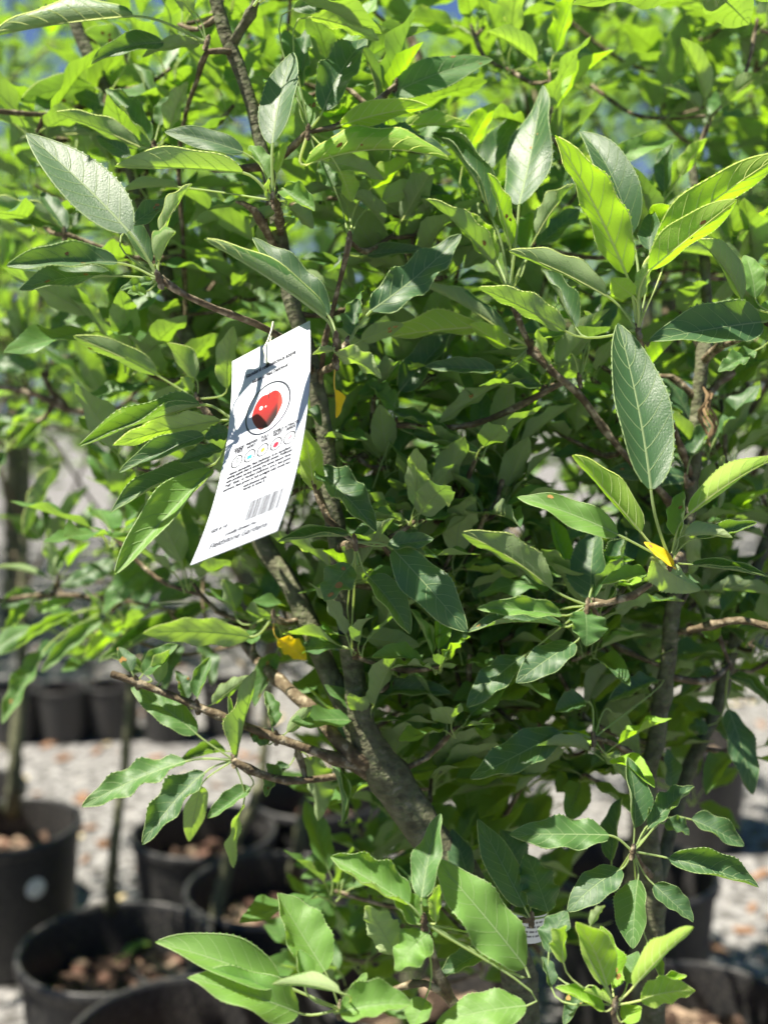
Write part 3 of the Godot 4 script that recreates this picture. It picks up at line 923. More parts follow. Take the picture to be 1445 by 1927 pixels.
func right_tree() -> void:
	var root := at(1225, 1990, 0.98)
	root.y = 0.31
	pot(Vector3(root.x, 0, root.z), 0.40, "black nursery pot of the upright right-hand apple tree, below the picture", 40)
	var t := thing("apple_tree", root, "apple tree with upright stems and long bright leaves beside the tagged tree", "tree", "young apple trees in pots")
	var D := 0.92
	traced(t, "trunk", [[1225, 2600, 0.86, 70], [1228, 2000, 0.95, 52], [1232, 1760, D, 46], [1222, 1600, D, 42], [1216, 1480, D, 40], [1236, 1370, D, 39], [1256, 1240, D, 37], [1270, 1120, D, 34], [1288, 1020, D, 30], [1300, 930, D, 29], [1306, 850, D, 30], [1312, 750, D, 29], [1324, 660, D, 30], [1330, 580, 0.94, 24], [1320, 450, 0.97, 18], [1300, 300, 1.0, 14]], M.bark, 0.08)
	traced(t, "branch", [[1230, 1690, D, 34], [1262, 1560, 0.96, 30], [1300, 1430, 1.0, 32], [1345, 1345, 1.02, 30], [1368, 1260, 1.03, 28], [1392, 1160, 1.04, 28], [1425, 1060, 1.05, 26], [1460, 960, 1.05, 24]], M.bark, 0.07)
	traced(t, "branch", [[1288, 1010, D, 20], [1258, 945, 0.90, 16], [1188, 870, 0.88, 15], [1136, 806, 0.87, 15], [1086, 740, 0.86, 17], [1040, 700, 0.85, 19], [1004, 660, 0.85, 22], [996, 650, 0.85, 12]], M.twig, 0.13)
	traced(t, "branch", [[1310, 750, D, 18], [1290, 732, 0.92, 16], [1262, 708, 0.92, 14]], M.twig, 0.12)
	traced(t, "branch", [[1322, 680, D, 22], [1350, 655, 0.88, 18], [1385, 640, 0.84, 16], [1440, 612, 0.80, 14], [1470, 595, 0.79, 12]], M.twig, 0.12)
	traced(t, "branch", [[1320, 760, D, 20], [1350, 720, 0.93, 18], [1375, 700, 0.94, 22]], M.twig, 0.14)
	traced(t, "branch", [[1275, 1190, D, 16], [1310, 1183, 0.90, 16], [1370, 1168, 0.88, 18], [1412, 1170, 0.87, 18], [1460, 1185, 0.86, 16]], M.twig, 0.14)
	traced(t, "branch", [[1250, 1256, D, 14], [1200, 1235, 0.93, 12], [1146, 1208, 0.95, 12]], M.twig, 0.15)
	traced(t, "branch", [[1218, 1440, D, 18], [1165, 1405, 0.88, 13], [1118, 1388, 0.85, 13]], M.twig, 0.13)
	traced(t, "branch", [[1300, 900, D, 18], [1250, 760, 0.86, 12], [1210, 660, 0.80, 12], [1200, 622, 0.78, 12]], M.twig, 0.1)
	traced(t, "branch", [[1282, 1040, D, 20], [1272, 1055, 0.82, 18], [1262, 1058, 0.75, 14]], M.twig, 0.1)
	traced(t, "branch", [[1225, 1650, D, 18], [1208, 1630, 0.86, 12], [1192, 1602, 0.81, 10]], M.twig, 0.1)
	traced(t, "branch", [[1230, 1960, 0.93, 26], [1200, 1990, 0.76, 22], [1165, 1940, 0.69, 20], [1156, 1892, 0.67, 13]], M.twig, 0.1)
	# strips of dried bark on the broken stub
	for i in 5:
		var v := PackedVector3Array()
		var n := PackedVector3Array()
		var uv := PackedVector2Array()
		var idx := PackedInt32Array()
		var x0 := 1322.0 + i * 5
		var pl := []
		var wl := []
		for k in 7:
			pl.append(at(x0 + 9 * sin(k * 1.3 + i), 728 + i * 6 + k * 15, 0.895 - 0.006 * sin(k * 0.9 + i * 2)) - root)
			wl.append(0.0022 * (0.5 + absf(sin(k * 1.7 + i))))
		ribbon(v, n, uv, idx, pl, wl, (Vector3(0, CAM_H, 0) - pl[0] - root).normalized() + Vector3(sin(i * 2.0), 0, 0) * 0.8)
		var m := ArrayMesh.new()
		m.add_surface_from_arrays(Mesh.PRIMITIVE_TRIANGLES, pack(v, n, uv, idx))
		part(t, "peeling_bark", m, [M.dry])

	cluster(t, 958, 552, 0.84, [[926, 412, 812, 250, 78, 1, "d", {"fold": 26}], [976, 386, 1021, 160, 88, 1, "d", {"fold": 16, "dz": 0.02, "arch": -0.03}], [960, 466, 917, 325, 54, -1, "y", {"fold": 16}], [930, 496, 850, 395, 60, -1, "y", {"fold": 20}], [930, 500, 800, 374, 44, -1, "m", {}], [905, 332, 976, 214, 60, 1, "d", {"d": 0.08}], [870, 312, 931, 194, 64, -1, "y", {"d": 0.06}], [1010, 442, 1082, 346, 54, -1, "m", {"fold": 30}], [1012, 462, 1090, 394, 54, 1, "d", {"d": 0.02}], [990, 470, 1000, 400, 70, 1, "l", {"d": 0.05}]])
	cluster(t, 1200, 622, 0.775, [[1178, 516, 1044, 254, 90, -1, "y", {"fold": 30, "dz": 0.02, "arch": 0.03}], [1186, 442, 1090, 247, 92, 1, "d", {"fold": 24, "d": 0.025}], [1230, 472, 1475, 286, 84, -1, "y", {"fold": 22, "arch": 0.05}], [1222, 508, 1386, 375, 76, -1, "y", {"fold": 26, "d": -0.015}], [1190, 556, 1150, 524, 50, -1, "y", {"d": -0.01}], [1205, 560, 1222, 490, 40, -1, "l", {}], [1140, 556, 957, 472, 72, -1, "m", {"fold": 26, "arch": 0.06}], [1062, 622, 900, 540, 54, -1, "m", {"fold": 28, "arch": 0.05}], [1082, 616, 1020, 508, 62, 1, "d", {"d": 0.03}], [1246, 420, 1228, 385, 60, -1, "y", {"d": 0.03}], [1222, 470, 1228, 395, 50, 1, "d", {"d": 0.02}]], false)
	cluster(t, 1470, 595, 0.79, [[1432, 606, 1220, 642, 100, 1, "d", {"fold": 12, "arch": 0.06, "dz": -0.03}], [1396, 562, 1308, 450, 70, -1, "m", {"fold": 26}], [1420, 560, 1400, 480, 50, 1, "l", {}], [1440, 640, 1455, 560, 60, 1, "l", {}], [1420, 660, 1350, 700, 40, 1, "m", {"d": 0.05}]], false)
	cluster(t, 1225, 410, 0.93, [[1146, 302, 1272, 262, 52, 1, "l", {"fold": 20}], [1250, 362, 1266, 264, 42, 1, "d", {}], [1225, 392, 1188, 346, 58, -1, "y", {}], [1280, 330, 1330, 260, 40, -1, "y", {}]])
	cluster(t, 998, 652, 0.85, [[902, 615, 698, 640, 56, -1, "y", {"fold": 30, "arch": 0.05}], [956, 632, 788, 535, 54, -1, "m", {"fold": 30, "arch": 0.05}], [957, 652, 884, 610, 50, -1, "y", {"wave": 0.2}], [1002, 640, 1062, 628, 36, 1, "l", {}], [940, 718, 1018, 726, 64, 1, "d", {"fold": 20}], [932, 696, 798, 690, 42, 1, "d", {"fold": 26}], [936, 724, 826, 796, 34, -1, "m", {"fold": 30}]], false)
	cluster(t, 1090, 716, 0.86, [[1108, 640, 1098, 585, 50, -1, "l", {}], [1085, 620, 1050, 560, 44, -1, "m", {"d": 0.03}], [1115, 630, 1160, 570, 44, 1, "d", {"d": 0.03}], [1070, 660, 1040, 640, 40, -1, "y", {}], [1100, 700, 1040, 755, 40, 1, "d", {"d": 0.05}]], false)
	cluster(t, 742, 800, 0.88, [[752, 736, 849, 627, 74, 1, "d", {"fold": 12}], [740, 776, 851, 820, 50, 1, "m", {"fold": 24, "wave": 0.25}], [776, 816, 910, 856, 58, 1, "m", {"fold": 24, "wave": 0.25}], [748, 772, 692, 722, 48, 1, "l", {}], [715, 962, 833, 905, 54, -1, "m", {"fold": 32, "arch": 0.05}]])
	cluster(t, 1260, 1058, 0.745, [[1224, 922, 1162, 608, 126, 1, "d", {"fold": 6, "arch": 0.02, "dz": -0.02, "d": -0.03, "wave": 0.05, "rollin": 0.3}], [1206, 1002, 1076, 856, 80, -1, "y", {"fold": 26, "arch": 0.06}], [1162, 1006, 972, 935, 64, 1, "l", {"fold": 22, "arch": 0.05}], [1296, 966, 1466, 858, 66, -1, "y", {"fold": 26, "arch": 0.05}], [1276, 1012, 1286, 924, 60, 1, "l", {"wave": 0.2}], [1286, 1008, 1378, 1012, 52, -1, "l", {"fold": 32}], [1310, 1012, 1424, 984, 48, 1, "d", {"d": 0.02}], [1266, 1066, 1211, 1020, 26, 1, "w", {"d": -0.015}], [1226, 1052, 1318, 1110, 78, -1, "l", {"fold": 20, "d": -0.01, "lean": -1.0}], [1216, 1080, 1130, 1100, 48, 1, "l", {"d": 0.01}], [1300, 1062, 1446, 1086, 48, 1, "d", {"d": 0.04}]], false)
	cluster(t, 1105, 1140, 0.82, [[1112, 1128, 1122, 1000, 96, 1, "d", {"d": 0.02, "fold": 8}], [1160, 1100, 1180, 1010, 80, 1, "d", {"d": 0.03}], [1036, 1106, 867, 1002, 70, -1, "m", {"fold": 34, "arch": 0.05}], [1056, 1158, 896, 1145, 54, 1, "l", {"fold": 18}], [1100, 1150, 1102, 1216, 76, 1, "m", {"wave": 0.2}], [1060, 1180, 880, 1190, 38, 1, "d", {}], [1110, 1002, 1030, 1030, 38, 1, "l", {"d": 0.08}], [905, 1130, 882, 1040, 58, 1, "d", {"d": 0.08}], [1080, 1210, 970, 1285, 66, 1, "d", {"fold": 10}], [985, 1235, 878, 1332, 62, 1, "d", {"fold": 10, "d": 0.02}]])
	cluster(t, 1290, 905, 0.9, [[1290, 900, 1138, 886, 48, 1, "d", {}], [1300, 860, 1345, 790, 50, 1, "d", {}]])
	cluster(t, 1116, 1390, 0.85, [[1053, 1378, 884, 1466, 74, 1, "d", {"fold": 10}], [1100, 1320, 1044, 1338, 54, 1, "d", {}], [1236, 1280, 1144, 1318, 48, 1, "d", {"d": 0.05}], [1140, 1420, 1180, 1470, 44, -1, "m", {}], [1060, 1410, 970, 1490, 40, -1, "m", {"d": 0.05}], [1150, 1340, 1200, 1440, 50, -1, "m", {"d": 0.04}]], false)
	cluster(t, 1190, 1602, 0.80, [[1146, 1572, 958, 1570, 68, 1, "m", {"fold": 14}], [1193, 1558, 1180, 1424, 68, 1, "d", {"fold": 8}], [1220, 1558, 1306, 1480, 62, 1, "d", {"fold": 18}], [1258, 1615, 1427, 1670, 80, 1, "d", {"fold": 14, "arch": 0.06}], [1168, 1636, 1067, 1716, 68, 1, "d", {"fold": 8}], [1200, 1655, 1190, 1786, 78, 1, "m", {"fold": 14}], [1230, 1665, 1304, 1736, 58, 1, "d", {"fold": 10}], [1250, 1550, 1296, 1572, 46, 1, "d", {"d": 0.03}], [1300, 1542, 1400, 1592, 60, 1, "d", {"d": 0.04}], [1225, 1790, 1246, 1842, 36, 1, "l", {"d": 0.02}], [1150, 1620, 1170, 1500, 60, 1, "d", {"d": 0.06}], [1262, 1480, 1254, 1408, 48, 1, "d", {"d": 0.1}]], false)
	cluster(t, 1372, 1250, 0.95, [[1372, 1275, 1462, 1336, 58, 1, "d", {}], [1370, 1335, 1416, 1496, 58, 1, "d", {"fold": 12}], [1330, 1366, 1294, 1370, 36, 1, "d", {}], [1340, 1260, 1280, 1310, 40, 1, "d", {}]])
	# bright young shoot
	cluster(t, 1156, 1892, 0.67, [[1142, 1856, 1084, 1735, 76, -1, "y", {"fold": 18}], [1152, 1860, 1130, 1742, 70, 1, "y", {"d": 0.012}], [1192, 1856, 1304, 1744, 66, -1, "y", {"fold": 26}], [1205, 1882, 1308, 1864, 54, -1, "y", {"fold": 26}], [1226, 1872, 1292, 1836, 44, 1, "y", {"d": 0.01}], [1136, 1902, 1044, 1858, 48, 1, "y", {"wave": 0.2}], [1060, 1812, 1064, 1742, 46, -1, "y", {}], [1162, 1896, 1098, 1864, 34, -1, "y", {}], [1110, 1742, 1138, 1704, 26, -1, "l", {}], [1032, 1792, 1066, 1714, 62, 1, "d", {"d": 0.03}], [1036, 1856, 1020, 1800, 34, 1, "d", {"d": 0.02}], [1172, 1922, 1206, 1894, 42, 1, "y", {}], [1100, 1860, 1060, 1930, 44, 1, "d", {"d": 0.02}], [1180, 1850, 1200, 1790, 44, 1, "m", {"d": 0.02}]], false)
	fill(t, 26, func(_x, _y): return true, 0.92, 1.0, Rect2(840, 120, 600, 1300), 0.062)
	fill(t, 20, func(_x, _y): return true, 0.86, 0.95, Rect2(880, 680, 300, 760), 0.055)
	fill(t, 34, func(_x, _y): return true, 0.93, 1.1, Rect2(860, 700, 560, 760), 0.06)
	fill(t, 120, func(x, y): return not (x > 1300 and y > 1400), 1.0, 1.4, Rect2(840, -60, 660, 1560))
	above(t, 10, Vector3(0.25, 1.75, -1.05), Vector3(0.5, 0.45, 0.40))

func left_tree() -> void:
	# a neighbour whose crown reaches in from the left, a little out of focus
	var root := at(-420, 1500, 1.35)
	root.y = 0.31
	pot(Vector3(root.x, 0, root.z), 0.40, "black nursery pot beyond the left edge under the soft-focus branches", 20)
	var t := thing("apple_tree", root, "apple tree reaching in at the left edge with soft, slightly drooping dull green leaves", "tree", "young apple trees in pots")
	wood(t, "trunk", [root, at(-400, 1300, 1.35), at(-380, 900, 1.35), at(-330, 400, 1.35), at(-300, 0, 1.35)], [0.02, 0.017, 0.014, 0.011, 0.008], M.bark)
	traced(t, "branch", [[-385, 950, 1.35, 24], [-200, 800, 1.28, 18], [-40, 730, 1.22, 16], [75, 745, 1.2, 17], [125, 770, 1.2, 18], [205, 782, 1.2, 13]], M.twig, 0.12)
	traced(t, "branch", [[-392, 1200, 1.35, 22], [-200, 1160, 1.25, 16], [0, 1130, 1.2, 13], [120, 1120, 1.2, 12], [230, 1130, 1.15, 10], [330, 1150, 1.12, 8]], M.twig, 0.1)
	traced(t, "branch", [[80, 700, 1.2, 12], [100, 740, 1.2, 16], [125, 770, 1.2, 18]], M.twig, 0.12)
	cluster(t, 90, 700, 1.2, [[60, 650, 0, 600, 50, 1, "d", {}], [100, 660, 130, 570, 36, 1, "d", {}], [70, 690, -40, 680, 44, 1, "d", {}], [150, 720, 230, 660, 36, 1, "m", {}], [40, 640, 40, 560, 44, -1, "m", {}]], false)
	cluster(t, 60, 800, 1.2, [[20, 800, -60, 840, 46, 1, "d", {}], [112, 876, 45, 1008, 48, -1, "d", {"arch": 0.05}], [10, 850, -20, 940, 44, 1, "d", {}], [80, 800, 30, 840, 36, 1, "m", {}]])
	cluster(t, 110, 1090, 1.2, [[100, 1085, 94, 994, 26, -1, "l", {}], [130, 1065, 170, 1020, 16, -1, "y", {}], [110, 1075, 132, 1026, 38, 1, "d", {}], [85, 1085, -10, 1068, 30, -1, "m", {}], [215, 1055, 115, 1105, 40, 1, "d", {}], [75, 1150, 142, 1126, 34, 1, "l", {}], [70, 1120, 0, 1140, 46, 1, "d", {}], [60, 1140, 10, 1190, 40, 1, "m", {}]])
	cluster(t, 215, 1140, 1.15, [[276, 1065, 194, 1156, 54, 1, "m", {}], [396, 1140, 184, 1246, 74, 1, "d", {}], [136, 1156, 24, 1226, 44, 1, "m", {}], [196, 1166, 78, 1266, 46, 1, "m", {}], [82, 1226, 4, 1362, 50, 1, "m", {}], [250, 1150, 330, 1060, 60, 1, "d", {"d": 0.05}], [230, 1170, 160, 1240, 40, -1, "y", {}], [300, 1130, 400, 1100, 50, 1, "d", {}], [60, 1180, -30, 1240, 44, 1, "m", {}]])
	cluster(t, 360, 1180, 1.12, [[330, 1220, 250, 1270, 44, 1, "m", {}], [340, 1215, 310, 1300, 44, 1, "d", {}], [380, 1210, 400, 1290, 40, 1, "d", {}]])
	fill(t, 34, func(x, y): return not (y > 850 and y < 1000), 1.25, 1.7, Rect2(-350, 520, 640, 680))
	above(t, 20, Vector3(-0.75, 1.6, -1.4), Vector3(0.35, 0.5, 0.4))

func behind_trees() -> void:
	var spots := [
		[0.36, -1.45, 1.62, Vector3(0.40, 0.50, 0.28), "apple tree with a dark straight trunk right behind the two front trees", 62, "black pot of the dark straight trunk behind the front trees"],
		[0.95, -1.75, 1.75, Vector3(0.45, 0.62, 0.40), "leafy apple tree filling the upper right behind the front trees", 95, "black pot of the leafy tree at the upper right"],
		[0.05, -2.0, 1.70, Vector3(0.42, 0.55, 0.40), "apple tree in the second row behind the tagged tree", 75, "black pot in the second row behind the tagged tree"],
		[0.60, -2.5, 1.95, Vector3(0.5, 0.70, 0.40), "taller apple tree in the third row behind the upright stems", 90, "black pot in the third row behind the upright stems"],
		[1.6, -2.6, 1.80, Vector3(0.5, 0.7, 0.45), "apple tree at the right edge in the third row", 90, "black pot at the right edge in the third row"],
		[-1.30, -2.15, 1.75, Vector3(0.48, 0.45, 0.5), "unseen apple tree added beyond the left edge to shade the front pots", 80, "black pot of the added tree beyond the left edge, beside the front pots"],  # out of view, added so its crown shades the front pots
		[-1.25, -3.05, 1.80, Vector3(0.55, 0.5, 0.5), "unseen apple tree added beyond the left edge to shade the far pots", 80, "black pot of the added tree beyond the left edge, nearer the far pots"],  # unseen too, added for shade over the far pots
		[1.05, -3.6, 1.75, Vector3(0.55, 0.5, 0.5), "apple tree added in the fourth row to shade the ground, between the right stems", 70, "black pot of the added tree in the fourth row showing between the right stems"],  # added so its crown darkens the ground to the right
		[0.2, -4.1, 1.80, Vector3(0.6, 0.5, 0.5), "apple tree added in the fourth row to shade the ground, hidden behind the tagged tree", 60, "black pot of the added tree in the fourth row hidden behind the tagged tree"],  # likewise added to throw shade on the ground
	]
	for s in spots:
		var b := Vector3(s[0], 0.26, s[1])
		pot(Vector3(s[0], 0, s[1]), 0.40, s[6], 30)
		sapling(b, [b + Vector3(0, -0.02, 0), b + Vector3(0.01, 0.40, 0.0), b + Vector3(-0.01, 0.80, 0.01), Vector3(s[0] + 0.02, s[2], s[1])], [0.022, 0.019, 0.016, 0.009], s[4], s[5], s[3], 0.08, 200)

func far_trees() -> void:
	# the line of trees that closes the nursery behind, far out of focus
	var k := 0
	for s in [[-4.2, -6.5, 3.2, 1.5], [-2.6, -7.5, 3.4, 1.7], [-0.9, -7.0, 3.0, 1.5], [0.8, -8.0, 3.6, 1.8], [2.6, -7.2, 3.4, 1.6], [4.4, -8.0, 3.4, 1.7], [-6.2, -9.0, 4.0, 2.0], [-3.8, -11.0, 4.6, 2.2], [0.0, -12.0, 4.6, 2.2], [3.5, -12.0, 4.8, 2.4], [7.0, -11.0, 4.6, 2.2]]:
		var labels := ["bright green tree far behind at the left edge", "bright green tree far behind above the left pots", "tree far behind the tagged tree, nearly hidden", "tree far behind the middle of the front trees", "tree far behind seen through the upper right leaves", "tree far behind at the right edge", "large tree of the rear line at the far left", "large tree of the rear line behind the left gap", "large tree of the rear line behind the middle", "large tree of the rear line right of the middle", "large tree of the rear line at the far right"]
		var b := Vector3(s[0], 0.0, s[1])
		var t := thing("broadleaf_tree", b, labels[k], "tree", "trees far behind the nursery")
		k += 1
		s[2] *= 1.45
		s[3] *= 1.2
		var top := Vector3(s[0], s[2] * 0.56, s[1])
		wood(t, "trunk", [b, b + Vector3(0.03, s[2] * 0.3, 0), top], [0.09, 0.07, 0.04], M.bark, 0.05, 8)
		for i in 6:
			var a := i * 1.05 + rng.randf() * 0.5
			wood(t, "branch", [b + Vector3(0, s[2] * rng.randf_range(0.25, 0.5), 0), top + Vector3(cos(a) * s[3] * 0.4, 0.0, sin(a) * s[3] * 0.4), top + Vector3(cos(a) * s[3] * 0.8, s[3] * rng.randf_range(-0.2, 0.6), sin(a) * s[3] * 0.8)], [0.03, 0.02, 0.008], M.bark, 0.05, 6)
		for i in 480:
			var u := Vector3(rng.randf_range(-1, 1), rng.randf_range(-1, 1), rng.randf_range(-1, 1))
			if u.length() > 1.0:
				u = u.normalized() * rng.randf_range(0.5, 1.0)
			spur(t, top + Vector3(0, s[2] * 0.02, 0) + u * Vector3(s[3], s[2] * 0.46, s[3]), 8, 0.12, 0)

func small_things() -> void:
	# printed label round the lower trunk
	var mid := at(985, 1744, 0.83)
	var t := thing("trunk_label", mid, "small white printed label wrapped round the lower trunk behind the dark leaves", "label")
	var v := PackedVector3Array()
	var n := PackedVector3Array()
	var uv := PackedVector2Array()
	var idx := PackedInt32Array()
	var turn := Basis.from_euler(Vector3(0, 0, -0.12))
	for i in 13:
		var a := lerpf(-1.0, 1.0, i / 12.0)
		for j in 2:
			v.append(turn * Vector3(sin(a) * 0.021, (0.5 - j) * 0.022, cos(a) * 0.021 - 0.016))
			n.append(turn * Vector3(sin(a), 0, cos(a)))
			uv.append(Vector2(i / 12.0, j))
	for i in 12:
		var a := i * 2
		idx.append_array([a, a + 2, a + 3, a, a + 3, a + 1])
	var m := ArrayMesh.new()
	m.add_surface_from_arrays(Mesh.PRIMITIVE_TRIANGLES, pack(v, n, uv, idx))
	var img := Image.create(128, 48, false, Image.FORMAT_RGB8)
	img.fill(Color(0.86, 0.87, 0.88))
	for k in 4:
		var x := 20
		while x < 104:
			var w := rng.randi_range(4, 14)
			img.fill_rect(Rect2i(x, 10 + k * 8, w, 3), Color(0.35, 0.36, 0.38))
			x += w + 3
	var mat := plain("label_paper", Color.WHITE, 0.5)
	mat.albedo_texture = ImageTexture.create_from_image(img)
	part(t, "paper", m, [mat])
	# two pale pots far behind the fork
	var white := plain("white_plastic", lin(0.72, 0.70, 0.66), 0.5)
	for q in [[752, 1300, "white pot with a magenta label seen right of the trunk fork", true], [905, 1300, "plain white pot far behind, right of the magenta label", false]]:
		var w := on_level(q[0], q[1], 0.30)
		w.y = 0.0
		var o := thing("white_pot", w, q[2], "pot")
		var sc := Transform3D(Basis.from_scale(Vector3(0.26, 0.32, 0.26)), Vector3.ZERO)
		part(o, "shell", pot_parts.shell, [white], sc)
		part(o, "soil", pot_parts.soil, [M.soil], sc)
		if q[3]:
			var lab := BoxMesh.new()
			lab.size = Vector3(0.075, 0.05, 0.004)
			part(o, "label", lab, [plain("magenta_print", lin(0.55, 0.02, 0.20), 0.5)], Transform3D(Basis(), Vector3(-0.04, 0.285, 0.135)))
	# fallen leaves on the soil of two pots
	for q in [[492, 1668, "fallen yellow leaf lying on the soil of the middle pot", "w"], [255, 1800, "fallen dull yellow leaf on the soil of the large left pot", "l"]]:
		var w := on_level(q[0], q[1], 0.278)
		var o := thing("fallen_leaf", w, q[2], "leaf")
		part(o, "blade", variants[2], [M.up[q[3]], M.low[q[3]], M.vein[q[3]]], Transform3D(Basis.from_euler(Vector3(0.1, 0.5, 0.15)) * Basis.from_scale(Vector3.ONE * 0.075), Vector3(-0.03, 0.0, 0)))

# ------------------------------------------------------------------ the hanging tag
func hang_tag() -> void:
	var tl := at(437, 680, 0.78)
	var tr := at(583, 603, 0.74)
	var bl := at(360, 1063, 0.68)
	var U := tr - tl
	var V := bl - tl
	V -= U * (U.dot(V) / U.length_squared())
	var N := V.cross(U).normalized()
	if N.dot(Vector3(0, CAM_H, 0) - tl) < 0:
		N = -N
	var t := thing("hang_tag", tl, "white plastic hang tag with a red apple picture tied to a twig", "tag")
	var spot := func(u: float, v: float, off: float) -> Vector3:
		return U * u + V * v + N * (off - 0.010 * 4.0 * v * (1.0 - v))
	# card
	var nv := 28
	var nu := 6
	var card := ArrayMesh.new()
	for face in 2:
		var v := PackedVector3Array()
		var n := PackedVector3Array()
		var uv := PackedVector2Array()
		var idx := PackedInt32Array()
		for i in nv + 1:
			for j in nu + 1:
				v.append(spot.call(j / float(nu), i / float(nv), 0.0 if face == 0 else -0.0005))
				n.append((N + V.normalized() * 0.04 * (1.0 - 2.0 * i / nv) * 4.0 * -1.0 * 0.010 / 0.04 / V.length()).normalized() * (1.0 if face == 0 else -1.0))
				uv.append(Vector2(j / float(nu), i / float(nv)))
		for i in nv:
			for j in nu:
				var a := i * (nu + 1) + j
				var q := [a, a + 1, a + nu + 2, a, a + nu + 2, a + nu + 1]
				var f: Vector3 = (v[q[2]] - v[q[0]]).cross(v[q[1]] - v[q[0]])
				if f.dot(n[a]) < 0:
					q = [a, a + nu + 2, a + 1, a, a + nu + 1, a + nu + 2]
				idx.append_array(q)
		card.add_surface_from_arrays(Mesh.PRIMITIVE_TRIANGLES, pack(v, n, uv, idx))
	var front := plain("printed_card", Color.WHITE, 0.45, 0.5)
	front.albedo_texture = tag_print()
	front.backlight_enabled = true
	front.backlight = Color(0.3, 0.3, 0.3)
	part(t, "card", card, [front, plain("card_back", lin(0.82, 0.83, 0.84), 0.5)])
	# lettering: flat ink that follows the bend of the card
	var ink := plain("ink", lin(0.03, 0.03, 0.04), 0.6, 0.3)
	var lines := [
		["Standard red delicious apple", 0.19, 0.82, 0.122], ["Malus d. 'Red Delicious'", 0.28, 0.73, 0.158],
		["SHADE", 0.13, 0.25, 0.462], ["TREE", 0.14, 0.24, 0.479], ["PREFERS", 0.28, 0.42, 0.462], ["MOIST", 0.30, 0.40, 0.479], ["FULL", 0.465, 0.555, 0.462], ["SUN", 0.475, 0.545, 0.479], ["EDIBLE", 0.61, 0.73, 0.462], ["FRUIT", 0.62, 0.72, 0.479], ["ATTRACTS", 0.75, 0.91, 0.462], ["BIRDS", 0.78, 0.88, 0.479],
		["Malus domestica 'Red Delicious' is an excellent", 0.13, 0.87, 0.580], ["eating apple that is exceptionally sweet. Pollinate", 0.11, 0.89, 0.600], ["with another variety having the same bloom time.", 0.11, 0.89, 0.620], ["'Fuji', 'Gala', or 'Golden Delicious' are a few good", 0.11, 0.89, 0.640], ["partners. Best grown in full sunlight with moist but", 0.10, 0.90, 0.660], ["well-drained soils.", 0.36, 0.64, 0.680], ["Hardy to zone 5.", 0.37, 0.63, 0.700],
		["SIZE # 10", 0.11, 0.30, 0.862], ["Locally Grown For", 0.33, 0.69, 0.915], ["Fieldstone Gardens", 0.18, 0.84, 0.951],
	]
	var font := SystemFont.new()
	font.font_names = PackedStringArray(["Droid Sans"])
	var lv := PackedVector3Array()
	var ln := PackedVector3Array()
	var li := PackedInt32Array()
	var luv := PackedVector2Array()
	for l in lines:
		var tm := TextMesh.new()
		tm.text = l[0]
		tm.font = font
		tm.font_size = 32
		tm.pixel_size = 0.01
		tm.depth = 0.0
		tm.curve_step = 3.0
		tm.horizontal_alignment = HORIZONTAL_ALIGNMENT_CENTER
		var a := tm.get_mesh_arrays()
		var av: PackedVector3Array = a[Mesh.ARRAY_VERTEX]
		if av.is_empty():
			continue
		var lo := Vector3(1e9, 1e9, 0)
		var hi := -lo
		for q in av:
			lo = lo.min(q)
			hi = hi.max(q)
		var k: float = (l[2] - l[1]) / (hi.x - lo.x)
		var kv: float = k * U.length() / V.length()
		# the ink spreads a little: five passes, each a hair above the last
		for pass_ in 5:
			var du: float = [0.0, 0.00024, 0.00024, 0.0, 0.00012][pass_] / U.length()
			var dv: float = [0.0, 0.0, 0.00026, 0.00026, 0.00013][pass_] / V.length()
			var first := lv.size()
			for q in av:
				lv.append(spot.call(l[1] + (q.x - lo.x) * k + du, l[3] - (q.y - lo.y) * kv + dv, 0.00012 + 0.00004 * pass_))
				ln.append(N)
				luv.append(Vector2.ZERO)
			if a[Mesh.ARRAY_INDEX] != null:
				for q in a[Mesh.ARRAY_INDEX]:
					li.append(first + q)
			else:
				for q in av.size():
					li.append(first + q)
	var lm := ArrayMesh.new()
	lm.add_surface_from_arrays(Mesh.PRIMITIVE_TRIANGLES, pack(lv, ln, luv, li))
	part(t, "lettering", lm, [ink])
	# tie through the punched hole, looped over the twig
	var tv := PackedVector3Array()
	var tn := PackedVector3Array()
	var tu := PackedVector2Array()
	var ti := PackedInt32Array()
	var hole: Vector3 = spot.call(0.47, 0.100, 0.0008)
	var rise := at(505, 640, 0.765) - tl
	var over := at(514, 606, 0.772) - tl
	tube(tv, tn, tu, ti, [hole, hole.lerp(rise, 0.5) + N * 0.004, rise, at(511, 622, 0.765) - tl, over, at(516, 612, 0.79) - tl, at(508, 645, 0.785) - tl, spot.call(0.48, 0.095, -0.0015)], [0.0006, 0.0006, 0.0007, 0.0007, 0.0007, 0.0006, 0.0006, 0.0006], 6)
	var tmesh := ArrayMesh.new()
	tmesh.add_surface_from_arrays(Mesh.PRIMITIVE_TRIANGLES, pack(tv, tn, tu, ti))
	part(t, "tie", tmesh, [plain("tie_plastic", lin(0.55, 0.57, 0.40), 0.4)])

